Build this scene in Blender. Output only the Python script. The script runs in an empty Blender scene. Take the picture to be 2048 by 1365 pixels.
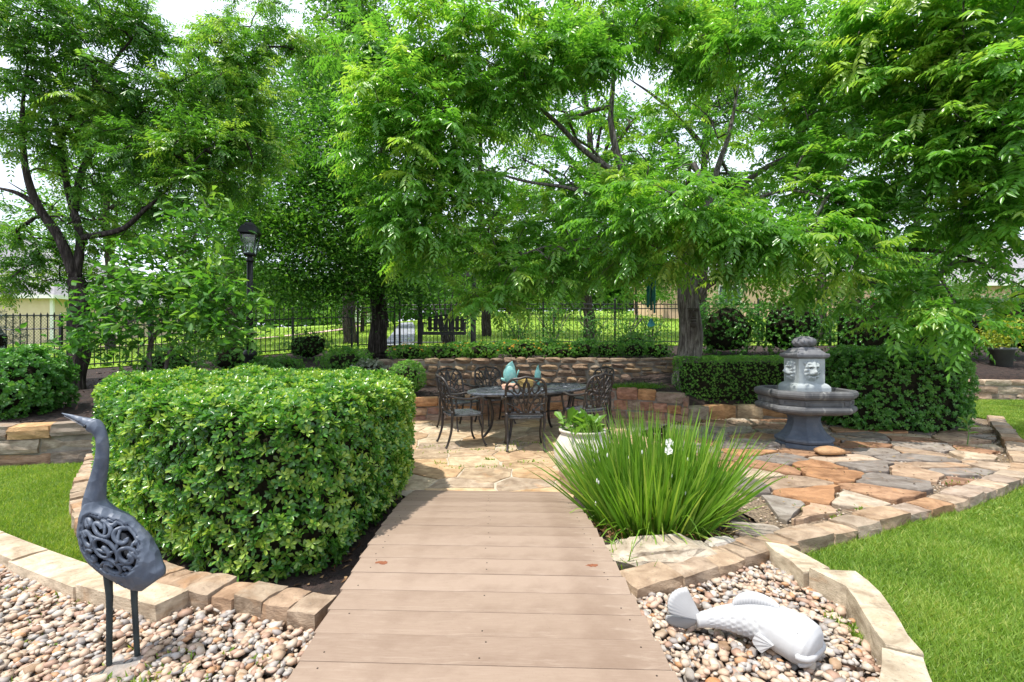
import bpy, bmesh, math, random
import numpy as np
from mathutils import Vector, Matrix, noise as mnoise

# ------------------------------------------------------------------ camera, sky, sun, exposure
sc = bpy.context.scene
COL = sc.collection
FPX, CX, CY, EYE = 967.0, 1024.0, 682.5, 1.4
cam_d = bpy.data.cameras.new("camera"); cam = bpy.data.objects.new("camera", cam_d); COL.objects.link(cam)
cam.location = (0, 0, EYE); cam.rotation_euler = (math.radians(90), 0, 0)
cam_d.sensor_width = 36.0; cam_d.lens = FPX / 2048.0 * 36.0
cam_d.clip_start = 0.05; cam_d.clip_end = 1500
sc.camera = cam

SUNV = Vector((-0.34, -0.17, 1.0)).normalized()          # direction towards the sun
world = bpy.data.worlds.new("World"); sc.world = world; world.use_nodes = True
nt = world.node_tree; nt.nodes.clear()
w_out = nt.nodes.new("ShaderNodeOutputWorld"); w_bg = nt.nodes.new("ShaderNodeBackground")
sky = nt.nodes.new("ShaderNodeTexSky"); sky.sky_type = 'NISHITA'; sky.sun_disc = False
sky.sun_elevation = math.asin(SUNV.z); sky.sun_rotation = math.atan2(SUNV.x, SUNV.y)
sky.air_density = 1.0; sky.dust_density = 1.5; sky.ozone_density = 1.0
tc = nt.nodes.new("ShaderNodeTexCoord"); mp = nt.nodes.new("ShaderNodeMapping"); mp.inputs['Scale'].default_value = (1.6, 1.6, 3.2)
cn = nt.nodes.new("ShaderNodeTexNoise"); cn.inputs['Scale'].default_value = 2.2; cn.inputs['Detail'].default_value = 7; cn.inputs['Roughness'].default_value = .55
cr = nt.nodes.new("ShaderNodeValToRGB"); cr.color_ramp.elements[0].position = .34; cr.color_ramp.elements[1].position = .56
cr.color_ramp.elements[0].color = (.62, .62, .62, 1); cr.color_ramp.elements[1].color = (.93, .93, .93, 1)
mx = nt.nodes.new("ShaderNodeMix"); mx.data_type = 'RGBA'; mx.inputs['B'].default_value = (4.7, 5.1, 5.9, 1)
nt.links.new(tc.outputs['Generated'], mp.inputs[0]); nt.links.new(mp.outputs[0], cn.inputs['Vector'])
nt.links.new(cn.outputs['Fac'], cr.inputs[0]); nt.links.new(cr.outputs[0], mx.inputs['Factor'])
nt.links.new(sky.outputs[0], mx.inputs['A']); nt.links.new(mx.outputs['Result'], w_bg.inputs[0])
w_bg.inputs[1].default_value = 0.15
nt.links.new(w_bg.outputs[0], w_out.inputs[0])

sun_d = bpy.data.lights.new("sun", 'SUN'); sun_d.energy = 3.1; sun_d.angle = math.radians(.55); sun_d.color = (1, .955, .88)
sun = bpy.data.objects.new("sun", sun_d); COL.objects.link(sun)
sun.rotation_euler = SUNV.to_track_quat('Z', 'Y').to_euler(); sun.location = (-6, -3, 25)

sc.view_settings.view_transform = 'Standard'; sc.view_settings.look = 'None'
sc.view_settings.exposure = 1.0; sc.view_settings.gamma = 1.0; sc.view_settings.use_curve_mapping = False
sc.render.engine = 'CYCLES'
cy = sc.cycles; cy.max_bounces = 7; cy.diffuse_bounces = 4; cy.glossy_bounces = 3; cy.transmission_bounces = 5
cy.transparent_max_bounces = 6; cy.caustics_reflective = False; cy.caustics_refractive = False; cy.use_denoising = True
cy.sample_clamp_indirect = 6

rng = np.random.default_rng(7)
random.seed(7)

# ------------------------------------------------------------------ helpers
def PZ(u, v, z):
    d = FPX * (EYE - z) / (v - CY); return ((u - CX) * d / FPX, d)
def PD(u, v, d):
    return np.array(((u - CX) * d / FPX, d, EYE - (v - CY) * d / FPX))
def interp(x, xs, ys): return np.interp(x, xs, ys)

class NG:
    def __init__(s, name):
        s.m = bpy.data.materials.new(name); s.m.use_nodes = True; s.t = s.m.node_tree; s.t.nodes.clear()
        s.out = s.n("ShaderNodeOutputMaterial")
    def n(s, typ, **kw):
        nd = s.t.nodes.new(typ)
        for k, v in kw.items(): setattr(nd, k, v)
        return nd
    def l(s, a, b): s.t.links.new(a, b)
    def val(s, nd, **kw):
        for k, v in kw.items(): nd.inputs[k.replace('_', ' ')].default_value = v
        return nd
    def coord(s, kind='Object', scale=(1, 1, 1)):
        t = s.n("ShaderNodeTexCoord"); m = s.n("ShaderNodeMapping"); m.inputs['Scale'].default_value = scale
        s.l(t.outputs[kind], m.inputs[0]); return m.outputs[0]
    def noise(s, vec, scale, detail=5, rough=.55, dist=0):
        nd = s.n("ShaderNodeTexNoise"); s.val(nd, Scale=scale, Detail=detail, Roughness=rough, Distortion=dist)
        if vec is not None: s.l(vec, nd.inputs['Vector'])
        return nd.outputs['Fac']
    def ramp(s, fac, stops):
        r = s.n("ShaderNodeValToRGB"); e = r.color_ramp.elements
        while len(e) < len(stops): e.new(.5)
        for el, (p, c) in zip(e, stops): el.position = p; el.color = (*c, 1) if len(c) == 3 else c
        s.l(fac, r.inputs[0]); return r.outputs[0]
    def mix(s, fac, a, b, mode='MIX'):
        m = s.n("ShaderNodeMix", data_type='RGBA', blend_type=mode)
        for sock, v in ((m.inputs['Factor'], fac), (m.inputs['A'], a), (m.inputs['B'], b)):
            if isinstance(v, (int, float)): sock.default_value = v
            elif isinstance(v, tuple): sock.default_value = (*v, 1) if len(v) == 3 else v
            else: s.l(v, sock)
        return m.outputs['Result']
    def bump(s, h, strength, dist=.02):
        b = s.n("ShaderNodeBump"); b.inputs['Strength'].default_value = strength; b.inputs['Distance'].default_value = dist
        s.l(h, b.inputs['Height']); return b.outputs[0]
    def pbr(s, col, rough=.6, metal=0, nrm=None, spec=.5):
        p = s.n("ShaderNodeBsdfPrincipled"); p.inputs['Metallic'].default_value = metal
        p.inputs['Specular IOR Level'].default_value = spec
        if isinstance(rough, (int, float)): p.inputs['Roughness'].default_value = rough
        else: s.l(rough, p.inputs['Roughness'])
        if isinstance(col, tuple): p.inputs['Base Color'].default_value = (*col[:3], 1)
        else: s.l(col, p.inputs['Base Color'])
        if nrm is not None: s.l(nrm, p.inputs['Normal'])
        return p
    def done(s, sh): s.l(sh.outputs[0], s.out.inputs[0]); return s.m

def m_plain(name, c1, c2=None, scale=8, rough=.6, metal=0, bump=.3, bscale=40, bdist=.01, spec=.5, stops=(.35, .65)):
    g = NG(name); co = g.coord()
    c2 = c2 or c1
    col = g.ramp(g.noise(co, scale, 6), [(stops[0], c1), (stops[1], c2)])
    nr = g.bump(g.noise(co, bscale, 6, .6), bump, bdist) if bump else None
    return g.done(g.pbr(col, rough, metal, nr, spec))

def m_stone(name, rough=.85, bump=.6, scale=1.0, contrast=1.0):
    # colour comes from the stone itself (object colour), plus veins, lichen and grain
    g = NG(name); oi = g.n("ShaderNodeObjectInfo")
    t = g.n("ShaderNodeTexCoord"); add = g.n("ShaderNodeVectorMath", operation='ADD'); sc_ = g.n("ShaderNodeVectorMath", operation='SCALE')
    pos = g.n("ShaderNodeNewGeometry"); g.l(pos.outputs['Position'], add.inputs[0])
    comb = g.n("ShaderNodeCombineXYZ"); g.l(oi.outputs['Random'], comb.inputs[0]); g.l(oi.outputs['Random'], comb.inputs[2])
    sc_.inputs['Scale'].default_value = 37; g.l(comb.outputs[0], sc_.inputs[0]); g.l(sc_.outputs[0], add.inputs[1])
    v = add.outputs[0]
    mpn = g.n("ShaderNodeMapping"); mpn.inputs['Scale'].default_value = (1, 1, 2.2); g.l(v, mpn.inputs[0]); vv = mpn.outputs[0]
    n1 = g.noise(vv, 5 * scale, 6, .6, .6); n2 = g.noise(vv, 22 * scale, 7, .65); n3 = g.noise(vv, 2.3 * scale, 4, .5, 1.2)
    light = g.mix(1, oi.outputs['Color'], (1.08, 1.03, .95), 'MULTIPLY'); dark = g.mix(1, oi.outputs['Color'], (.50, .43, .36), 'MULTIPLY')
    c = g.mix(g.ramp(n1, [(.32, (0, 0, 0)), (.68, (1, 1, 1))]), dark, light)
    c = g.mix(g.ramp(n3, [(.60, (0, 0, 0)), (.78, (.5, .5, .5))]), c, (.50, .24, .085))
    c = g.mix(g.ramp(n2, [(.56, (0, 0, 0)), (.74, (.6 * contrast,) * 3)]), c, (.10, .085, .07))
    nr = g.bump(g.noise(vv, 34 * scale, 10, .72), bump * 1.3, .014)
    return g.done(g.pbr(c, rough, 0, nr, .3))

def m_leaf(name, dark, mid, light, trans=.38, tcol=(1.25, 1.35, .45), rough=.36, spec=.5):
    g = NG(name); a = g.n("ShaderNodeAttribute", attribute_name='v')
    col = g.ramp(a.outputs['Fac'], [(0, dark), (.55, mid), (1, light)])
    p = g.pbr(col, rough, 0, None, spec)
    tr = g.n("ShaderNodeBsdfTranslucent"); g.l(g.mix(1, col, tcol, 'MULTIPLY'), tr.inputs[0])
    ms = g.n("ShaderNodeMixShader"); ms.inputs[0].default_value = trans
    g.l(p.outputs[0], ms.inputs[1]); g.l(tr.outputs[0], ms.inputs[2])
    return g.done(ms)

# ---- mesh makers
def np_mesh(name, V, F, v=None, smooth=False):
    V = np.asarray(V, np.float32); F = np.asarray(F, np.int32)
    me = bpy.data.meshes.new(name); k = F.shape[1]
    me.vertices.add(len(V)); me.vertices.foreach_set('co', V.ravel())
    me.loops.add(F.size); me.loops.foreach_set('vertex_index', F.ravel())
    me.polygons.add(len(F)); me.polygons.foreach_set('loop_start', np.arange(0, F.size, k, dtype=np.int32))
    if smooth: me.polygons.foreach_set('use_smooth', np.ones(len(F), bool))
    if v is not None:
        at = me.attributes.new('v', 'FLOAT', 'POINT'); at.data.foreach_set('value', np.asarray(v, np.float32))
    me.update(calc_edges=True); return me
def py_mesh(name, V, F, smooth=False):
    me = bpy.data.meshes.new(name); me.from_pydata([tuple(map(float, p)) for p in V], [], [tuple(map(int, f)) for f in F]); me.update()
    if smooth: me.polygons.foreach_set('use_smooth', np.ones(len(me.polygons), bool))
    return me
def obj(name, me, mat=None, parent=None, loc=None, color=None):
    o = bpy.data.objects.new(name, me); COL.objects.link(o)
    if mat is not None and len(me.materials) == 0: me.materials.append(mat)
    if loc is not None: o.location = loc
    if color is not None: o.color = (*color, 1)
    if parent is not None:
        o.parent = parent; o.matrix_parent_inverse = Matrix.Translation(-parent.location)
    return o
def thing(name, label, cat, loc=(0, 0, 0), group=None):
    o = bpy.data.objects.new(name, None); COL.objects.link(o); o.location = loc; o.empty_display_size = .1
    return tag(o, label, cat, group)
def tag(o, label, cat, group=None):
    o['label'] = label; o['category'] = cat
    if group: o['group'] = group
    return o
def struct(o, kind='structure', label=None):
    o['kind'] = kind
    if label: o['label'] = label
    return o
def copy_tree(o, parent=None):
    c = o.copy(); COL.objects.link(c)
    if parent is not None: c.parent = parent
    for ch in o.children: copy_tree(ch, c)
    return c

class MB:
    """collects verts and faces of one part"""
    def __init__(s): s.V = []; s.F = []
    def add(s, V, F):
        b = len(s.V); s.V += [tuple(p) for p in V]; s.F += [tuple(i + b for i in f) for f in F]; return s
    def box(s, c, size, rot=None):
        V = []
        for z in (-.5, .5):
            for x, y in ((-.5, -.5), (.5, -.5), (.5, .5), (-.5, .5)):
                p = Vector((x * size[0], y * size[1], z * size[2]))
                if rot is not None: p = rot @ p
                V.append(p + Vector(c))
        return s.add(V, [(3, 2, 1, 0), (4, 5, 6, 7), (0, 1, 5, 4), (1, 2, 6, 5), (2, 3, 7, 6), (3, 0, 4, 7)])
    def loft(s, rings, cap=True, closed=True):
        n = len(rings[0]); V = [p for r in rings for p in r]; F = []
        for i in range(len(rings) - 1):
            for j in range(n if closed else n - 1):
                a = i * n + j; b = i * n + (j + 1) % n; F.append((a, b, b + n, a + n))
        if cap: F.append(tuple(range(n - 1, -1, -1))); F.append(tuple(range((len(rings) - 1) * n, len(rings) * n)))
        return s.add(V, F)
    def tube(s, pts, rad, n=8, flat=1.0):
        pts = [Vector(p) for p in pts]
        if not hasattr(rad, '__len__'): rad = [rad] * len(pts)
        rings = []; ref = None
        for i, p in enumerate(pts):
            t = (pts[min(i + 1, len(pts) - 1)] - pts[max(i - 1, 0)])
            t = t.normalized() if t.length > 1e-9 else Vector((0, 0, 1))
            if ref is None: ref = Vector((0, 0, 1)) if abs(t.z) < .9 else Vector((0, 1, 0))
            a = (ref - t * ref.dot(t));
            a = a.normalized() if a.length > 1e-6 else t.orthogonal().normalized()
            b = t.cross(a); ref = a
            rings.append([p + (a * math.cos(2 * math.pi * k / n) * flat + b * math.sin(2 * math.pi * k / n)) * rad[i] for k in range(n)])
        return s.loft(rings)
    def lathe(s, prof, n=24, c=(0, 0, 0), rot=0, sq=None):
        rings = []
        for r, z in prof:
            rings.append([(c[0] + r * math.cos(rot + 2 * math.pi * k / n), c[1] + r * math.sin(rot + 2 * math.pi * k / n), c[2] + z) for k in range(n)])
        return s.loft(rings)
    def build(s, name, mat, parent=None, smooth=False, color=None):
        return obj(name, py_mesh(name, s.V, s.F, smooth), mat, parent, color=color)

def spline(pts, n=8):
    """Catmull-Rom through pts"""
    P = [np.array(p, float) for p in pts]; P = [2 * P[0] - P[1]] + P + [2 * P[-1] - P[-2]]; out = []
    for i in range(1, len(P) - 2):
        for k in range(n):
            t = k / n; a, b, c, d = P[i - 1], P[i], P[i + 1], P[i + 2]
            out.append(.5 * (2 * b + (c - a) * t + (2 * a - 5 * b + 4 * c - d) * t * t + (3 * b - a - 3 * c + d) * t ** 3))
    out.append(P[-2]); return out

def inpoly(x, y, poly):
    x = np.asarray(x); y = np.asarray(y); r = np.zeros(x.shape, bool); n = len(poly)
    for i in range(n):
        x1, y1 = poly[i]; x2, y2 = poly[(i + 1) % n]
        if y1 == y2: continue
        c = ((y1 > y) != (y2 > y)) & (x < (x2 - x1) * (y - y1) / (y2 - y1) + x1); r ^= c
    return r
def nrmz(a): return a / np.maximum(np.linalg.norm(a, axis=-1, keepdims=True), 1e-9)
def randdir(n):
    return nrmz(rng.normal(size=(n, 3)))

# ---- leaves
def leaves(P, D, N, L, W, shape='lance', v=None, droop=.12, fold=.25):
    """one small folded blade per row; returns verts, tris, attribute"""
    n = len(P); D = nrmz(D); S = nrmz(np.cross(D, N)); N = np.cross(S, D)
    L = np.broadcast_to(np.asarray(L, float), (n,))[:, None]; W = np.broadcast_to(np.asarray(W, float), (n,))[:, None]
    if shape == 'lance':
        V = np.stack([P, P + D * L * .42 + S * W + N * W * fold, P + D * L - N * L * droop, P + D * L * .42 - S * W + N * W * fold], 1)
        T = np.array([[0, 1, 2], [0, 2, 3]])
    elif shape == 'obov':
        V = np.stack([P, P + D * L * .35 + S * W * .6 + N * W * fold, P + D * L * .74 + S * W + N * W * fold - N * L * droop * .4,
                      P + D * L - N * L * droop, P + D * L * .74 - S * W + N * W * fold - N * L * droop * .4, P + D * L * .35 - S * W * .6 + N * W * fold], 1)
        T = np.array([[0, 1, 2], [0, 2, 3], [0, 3, 4], [0, 4, 5]])
    elif shape == 'blade':                                   # long arching grass leaf
        ts = (0, .3, .6, .82, 1.0); ws = (.8, 1, .85, .5, .0); row = []
        for t, w in zip(ts, ws):
            c = P + D * L * t - np.array((0, 0, 1.)) * L * droop * t * t
            if w > 0: row += [c + S * W * w, c - S * W * w]
            else: row += [c]
        V = np.stack(row, 1); T = np.array([[0, 1, 3], [0, 3, 2], [2, 3, 5], [2, 5, 4], [4, 5, 7], [4, 7, 6], [6, 7, 8]])
    elif shape == 'grass':
        V = np.stack([P - S * W, P + S * W, P + D * L - N * L * droop], 1); T = np.array([[0, 1, 2]])
    k = V.shape[1]
    F = (np.arange(n)[:, None, None] * k + T[None]).reshape(-1, 3)
    a = np.repeat(np.full(n, .5) if v is None else v, k)
    return V.reshape(-1, 3), F, a
def joinL(parts):
    Vs, Fs, As, b = [], [], [], 0
    for V, F, a in parts:
        Vs.append(V); Fs.append(F + b); As.append(a); b += len(V)
    return np.concatenate(Vs), np.concatenate(Fs), np.concatenate(As)
def leaf_obj(name, parts, mat, parent=None, smooth=False):
    V, F, a = joinL(parts); return obj(name, np_mesh(name, V, F, a, smooth), mat, parent)

def compound(B, D0, L, pairs=6, droop=.35, v=None, lw=.03, ll=.30):
    """pinnate leaves: leaflets hung along an arching stalk"""
    m = len(B); D0 = nrmz(D0); L = np.broadcast_to(np.asarray(L, float), (m,))[:, None]; up = np.array((0, 0, 1.))
    v = rng.random(m) if v is None else v; parts = []
    for j in range(pairs + 1):
        t = .16 + .84 * j / pairs
        p = B + D0 * L * t - up * L * droop * t * t
        tan = nrmz(D0 - up * 2 * droop * t); S = nrmz(np.cross(tan, up) + 1e-4); N = np.cross(S, tan)
        size = ll * (1 - .35 * abs(t - .5)) * L[:, 0]
        vv = np.clip(v + rng.normal(0, .06, m), 0, 1)
        if j == pairs: parts.append(leaves(p, tan - up * .2, N, size, size * lw * 5, 'lance', vv, .15))
        else:
            for s in (-1, 1):
                d = tan * .5 + S * s * .85 - up * (.12 + .30 * rng.random((m, 1))) + rng.normal(0, .1, (m, 3))
                parts.append(leaves(p, d, N + rng.normal(0, .25, (m, 3)), size * rng.uniform(.85, 1.15, m), size * lw * 5, 'lance', vv, .22))
    return joinL(parts)

# ---- stones
def rough_block(seed, amp=.05, cuts=2, rnd=.16):
    bm = bmesh.new(); bmesh.ops.create_cube(bm, size=1); bmesh.ops.subdivide_edges(bm, edges=bm.edges[:], cuts=cuts, use_grid_fill=True)
    off = Vector((seed * 7.3, seed * 3.1, seed * 1.7))
    for vt in bm.verts:
        p = vt.co.copy(); q = Vector([math.copysign(abs(c) ** 1, c) for c in p])
        k = sum(1 for c in p if abs(c) > .499)
        if k >= 2: q *= (1 - rnd * (.42 if k == 2 else .62))
        q += Vector(mnoise.noise_vector(p * 1.7 + off)) * amp * 1.2 + Vector(mnoise.noise_vector(p * 4 + off)) * amp * .5
        vt.co = q
    me = bpy.data.meshes.new('stone'); bm.to_mesh(me); bm.free(); return me
def pebble_mesh(seed, sub=2):
    bm = bmesh.new(); bmesh.ops.create_icosphere(bm, subdivisions=sub, radius=.5)
    off = Vector((seed * 5.1, seed * 2.7, seed * 9.4)); r = random.Random(seed); e = r.uniform(2.1, 4.2)
    for vt in bm.verts:
        p = vt.co.normalized(); l = (abs(p.x) ** e + abs(p.y) ** e + abs(p.z) ** e) ** (-1 / e)
        vt.co = p * .5 * l * (1 + .30 * mnoise.noise(p * 1.2 + off) + .14 * mnoise.noise(p * 2.6 + off))
    me = bpy.data.meshes.new('pebble'); bm.to_mesh(me); bm.free()
    me.polygons.foreach_set('use_smooth', np.ones(len(me.polygons), bool)); return me

# ------------------------------------------------------------------ materials
M = {}
M['stone'] = m_stone('wall stone', .88, .7, 1.5); M['flag'] = m_stone('flagstone', .8, .6, 1.3, 1.0); M['edge'] = m_stone('edging stone', .88, .8, 1.7)
M['pebble_o'] = m_stone('pebble stone', .55, .25, 1.5, .4)
M['mortar'] = m_plain('mortar', (.20, .17, .14), (.32, .28, .23), 9, .95, bump=.8, bscale=60)
M['patio_joint'] = m_plain('sandy joint', (.40, .34, .26), (.50, .43, .33), 6, .95, bump=.8, bscale=90)
M['soil'] = m_plain('mulch soil', (.018, .012, .010), (.060, .036, .028), 14, .95, bump=1, bscale=45, bdist=.04)
M['gravel'] = m_plain('fine gravel', (.10, .07, .045), (.36, .27, .18), 45, .9, bump=1, bscale=120, bdist=.02)
M['pebble_bed'] = m_plain('pebble bed', (.07, .055, .045), (.20, .16, .13), 30, .9, bump=1, bscale=60, bdist=.02)
M['turf'] = m_plain('turf', (.05, .08, .015), (.13, .20, .035), 7, .95, bump=.8, bscale=120, bdist=.02)
def m_hill():
    g = NG('hill turf'); co = g.coord()
    c = g.ramp(g.noise(co, .35, 5), [(.3, (.17, .30, .03)), (.7, (.27, .42, .05))])
    c = g.mix(.5, c, g.ramp(g.noise(g.coord(scale=(1, .3, 1)), 9, 7, .7), [(.3, (.12, .22, .02)), (.7, (.34, .46, .07))]))
    return g.done(g.pbr(c, .9, 0, g.bump(g.noise(co, 30, 6), .8, .05), .2))
M['hill'] = m_hill()
M['concrete'] = m_plain('concrete', (.20, .21, .24), (.28, .29, .33), 5, .9, bump=.2)
M['brick_path'] = m_plain('pink path', (.50, .30, .25), (.66, .46, .40), 9, .9, bump=.2)
M['black_metal'] = m_plain('black metal', (.012, .012, .014), (.022, .022, .025), 20, .42, .3, .1)
def m_board():
    g = NG('composite board'); oi = g.n("ShaderNodeObjectInfo"); co = g.coord(scale=(1, 9, 1))
    base = g.ramp(oi.outputs['Random'], [(0, (.232, .164, .119)), (.5, (.268, .194, .142)), (1, (.305, .225, .169))])
    st = g.noise(co, 14, 7, .6); bl = g.noise(g.coord(), 3.1, 5, .6)
    c = g.mix(g.ramp(st, [(.3, (.0, .0, .0)), (.75, (.35, .35, .35))]), base, (.35, .27, .205))
    c = g.mix(g.ramp(bl, [(.46, (0, 0, 0)), (.72, (.6, .6, .6))]), c, (.17, .112, .078))
    c = g.mix(g.ramp(g.noise(g.coord(), 90, 4, .7), [(.58, (0, 0, 0)), (.78, (.4, .4, .4))]), c, (.17, .11, .075)); c = g.mix(g.ramp(g.noise(g.coord(scale=(.5, 3, 1)), 5, 6, .7, 1.5), [(.55, (0, 0, 0)), (.68, (.35, .35, .35))]), c, (.40, .32, .25))
    return g.done(g.pbr(c, .72, 0, g.bump(g.noise(g.coord(scale=(1.5, 30, 1)), 40, 5), .25, .004), .3))
M['board'] = m_board()
M['screw'] = m_plain('screw', (.05, .035, .03), None, 5, .5, .6, 0)
M['rust'] = m_plain('rust', (.16, .045, .018), (.24, .085, .035), 60, .8, bump=.1)

# ------------------------------------------------------------------ terrain
LX = [-30, -9, -6, -4.9, -4.2, -3.4, -2, -1.67, 0, 1.2, 2.0, 2.6, 2.95, 3.25, 3.9, 5.2, 7.4, 8.6, 9.0, 30]
LY = [5.0, 5.0, 5.3, 5.75, 6.6, 7.4, 8.1, 8.3, 8.5, 8.7, 8.6, 8.4, 8.15, 8.4, 8.65, 8.6, 8.7, 8.9, 11.5, 11.5]
def yL(x): return interp(x, LX, LY)
def zT(x): return interp(x, [-30, -4, -1.67, 1.0, 2.2, 2.9, 3.25, 8.6, 9.0, 30], [.42, .42, .38, .48, .54, .44, .22, .22, .44, .44])
def yU(x): return interp(x, [-6, -4.5, -2.5, 0, 2, 3.5, 5], [9.3, 9.4, 9.8, 10.1, 10.05, 9.9, 9.9])
def zB(x): return interp(x, [-30, -6, -5, -2.4, 0, 2, 3.2, 4.4, 30], [.66, .74, .68, .50, .52, .60, .80, .70, .72])
def zU(x): return interp(x, [-30, -6, -5, -2.9, -2.6, 0, 3.5, 4.4, 30], [.66, .74, .70, .62, 1.00, 1.02, 1.02, .72, .76])
def yF(x): return interp(x, [-30, -14, -10.5, -6, -3.6, 3, 12, 30], [7, 9.6, 11.2, 14.2, 15.5, 15.5, 15.5, 15.5])
def zF(x): return interp(x, [-30, -14, -10.5, -6, -3.6, 0, 30], [.4, .56, .72, 1.1, 1.24, 1.27, 1.27])
def H(x, y):
    x = np.asarray(x, float); y = np.asarray(y, float)
    l, u, f = yL(x), np.maximum(yU(x), yL(x) + .5), yF(x); f = np.maximum(f, u + 1)
    z = np.full(np.broadcast(x, y).shape, -.03)
    a = np.clip((y - l) / (u - l), 0, 1); z1 = zT(x) - .03 + (zB(x) - zT(x)) * a
    b = np.clip((y - u) / (f - u), 0, 1); z2 = zU(x) - .03 + (zF(x) - zU(x)) * b
    s = np.clip(y - f, 0, None); k = interp(x, [-30, -12, -5, 30], [.055, .07, .088, .092]); s = np.minimum(s, 60)
    z3 = zF(x) - .03 + k * (s - 2.5 * (1 - np.exp(-s / 2.5)))
    z = np.where(y > l + .23, z1, z); z = np.where(y > u + .23, z2, z); z = np.where(y > f, z3, z)
    return z
def Hs(x, y): return float(H(np.array([x]), np.array([y]))[0])

gx = np.concatenate([np.linspace(-160, -16, 22), np.arange(-15, 15.01, .2), np.linspace(16, 160, 22)])
gy = np.concatenate([np.linspace(-25, 1, 8), np.arange(1.2, 17, .16), np.linspace(17.5, 60, 50), np.linspace(64, 300, 14)])
GX, GY = np.meshgrid(gx, gy); GZ = H(GX, GY)
def sheet(name, keep, dz, mat):
    nx, ny = len(gx), len(gy); idx = np.arange(nx * ny).reshape(ny, nx)
    F = np.stack([idx[:-1, :-1], idx[:-1, 1:], idx[1:, 1:], idx[1:, :-1]], -1).reshape(-1, 4)
    V = np.stack([GX, GY, GZ + dz], -1).reshape(-1, 3); c = V[F].mean(1); F = F[keep(c[:, 0], c[:, 1])]
    used, inv = np.unique(F, return_inverse=True)
    return struct(obj(name, np_mesh(name, V[used], inv.reshape(F.shape), None, True), mat))
sheet('ground', lambda x, y: x < 1e9, 0, M['soil'])
sheet('hill_lawn', lambda x, y: y > yF(x) + .15, .02, M['hill'])

def poly_sheet(name, poly, z, mat, kind='structure'):
    bm = bmesh.new(); vs = [bm.verts.new((x, y, z)) for x, y in poly]; f = bm.faces.new(vs)
    if f.normal.z < 0: f.normal_flip()
    bmesh.ops.triangulate(bm, faces=bm.faces[:]); me = bpy.data.meshes.new(name); bm.normal_update(); bm.to_mesh(me); bm.free()
    return struct(obj(name, me, mat), kind)

KR = [(.625, 2.638), (1.035, 2.828), (1.688, 3.163), (2.214, 3.393), (2.732, 3.649), (3.418, 3.935), (4.157, 4.313), (5.02, 4.80), (5.50, 5.18), (5.93, 5.65), (6.55, 6.30), (7.6, 7.505), (8.45, 8.465)]
KL = [(-.90, 2.36), (-1.233, 2.463), (-1.576, 2.565), (-1.893, 2.676), (-2.317, 2.895), (-2.887, 3.368), (-3.565, 4.03), (-4.125, 4.715), (-4.75, 5.55)]
KC = [(-1.70, 2.44), (-2.13, 2.59), (-2.63, 2.81), (-3.33, 3.147), (-4.6, 3.72)]
def offs(path, d):
    o = []
    for i, p in enumerate(path):
        a = path[max(i - 1, 0)]; b = path[min(i + 1, len(path) - 1)]; t = Vector((b[0] - a[0], b[1] - a[1])).normalized()
        o.append((p[0] - t.y * d, p[1] + t.x * d))
    return o
blocks_outer = [(.85, .5), (1.12, 1.15), (1.512, 1.785), (1.621, 1.914), (1.817, 2.391), (1.86, 2.60), (1.79, 2.70), (1.70, 2.98)]
LAWN_R = blocks_outer + [p for p in offs(KR, -.06) if p[0] > 1.72] + [(8.95, 11.4), (22, 11.4), (22, .5)]
LAWN_L = [(-2.42, 2.84)] + [p for p in offs(KL, .05) if p[0] < -2.5] + [(-6, 5.25), (-9, 4.95), (-14, 4.95), (-14, 6.5 - 2.4)] + [(-4.6, 3.78), (-3.33, 3.21), (-2.63, 2.87)]
poly_sheet('lawn_right', LAWN_R, -.004, M['turf']); poly_sheet('lawn_left', LAWN_L, -.004, M['turf'])
BEDL = [(-.86, .4), (-.86, 2.36)] + [p for p in KL[1:4]] + [(-1.75, 2.45)] + KC[1:] + [(-5.5, 3.6), (-5.5, .4)]
BEDR = [(.60, .4), (.60, 2.62), (1.035, 2.80), (1.62, 3.10), (1.66, 2.66), (1.72, 2.44), (1.57, 2.10), (1.535, 1.98), (1.36, 1.785), (1.0, 1.1), (.74, .4)]
pb_left = poly_sheet('pebble_bed', BEDL, -.012, M['pebble_bed']); pb_right = poly_sheet('pebble_bed', BEDR, -.012, M['pebble_bed'])
HBED = [(-.86, 2.40)] + KL[1:] + [(-4.4, 6.3), (-3.4, 7.1), (-2.0, 7.8), (-1.75, 6.5), (-1.25, 4.6), (-.95, 4.2)]
poly_sheet('planting_bed', HBED, .035, M['soil'])
IBED = [(.58, 2.64), (1.035, 2.83), (1.688, 3.16), (1.80, 3.35), (1.85, 3.9), (1.65, 4.6), (1.0, 5.2), (.62, 4.6), (.55, 4.3)]
poly_sheet('planting_bed', IBED, .012, M['soil'])
COURT = [(1.75, 3.25)] + KR[3:] + [(8.4, 8.9), (3.3, 8.6), (3.0, 8.3), (1.9, 7.4), (1.6, 5.6), (1.75, 4.6), (1.9, 3.8)]
court = poly_sheet('gravel_court', COURT, .003, M['gravel'])
PATIO = [(-.94, 4.30), (.50, 4.34), (.66, 4.7), (1.0, 5.25), (1.62, 5.6), (1.95, 7.4), (2.9, 8.3), (2.2, 8.75), (0, 8.7), (-1.9, 8.4), (-1.75, 6.5), (-1.25, 4.6)]
patio = poly_sheet('patio', PATIO, .016, M['patio_joint'])

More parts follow.
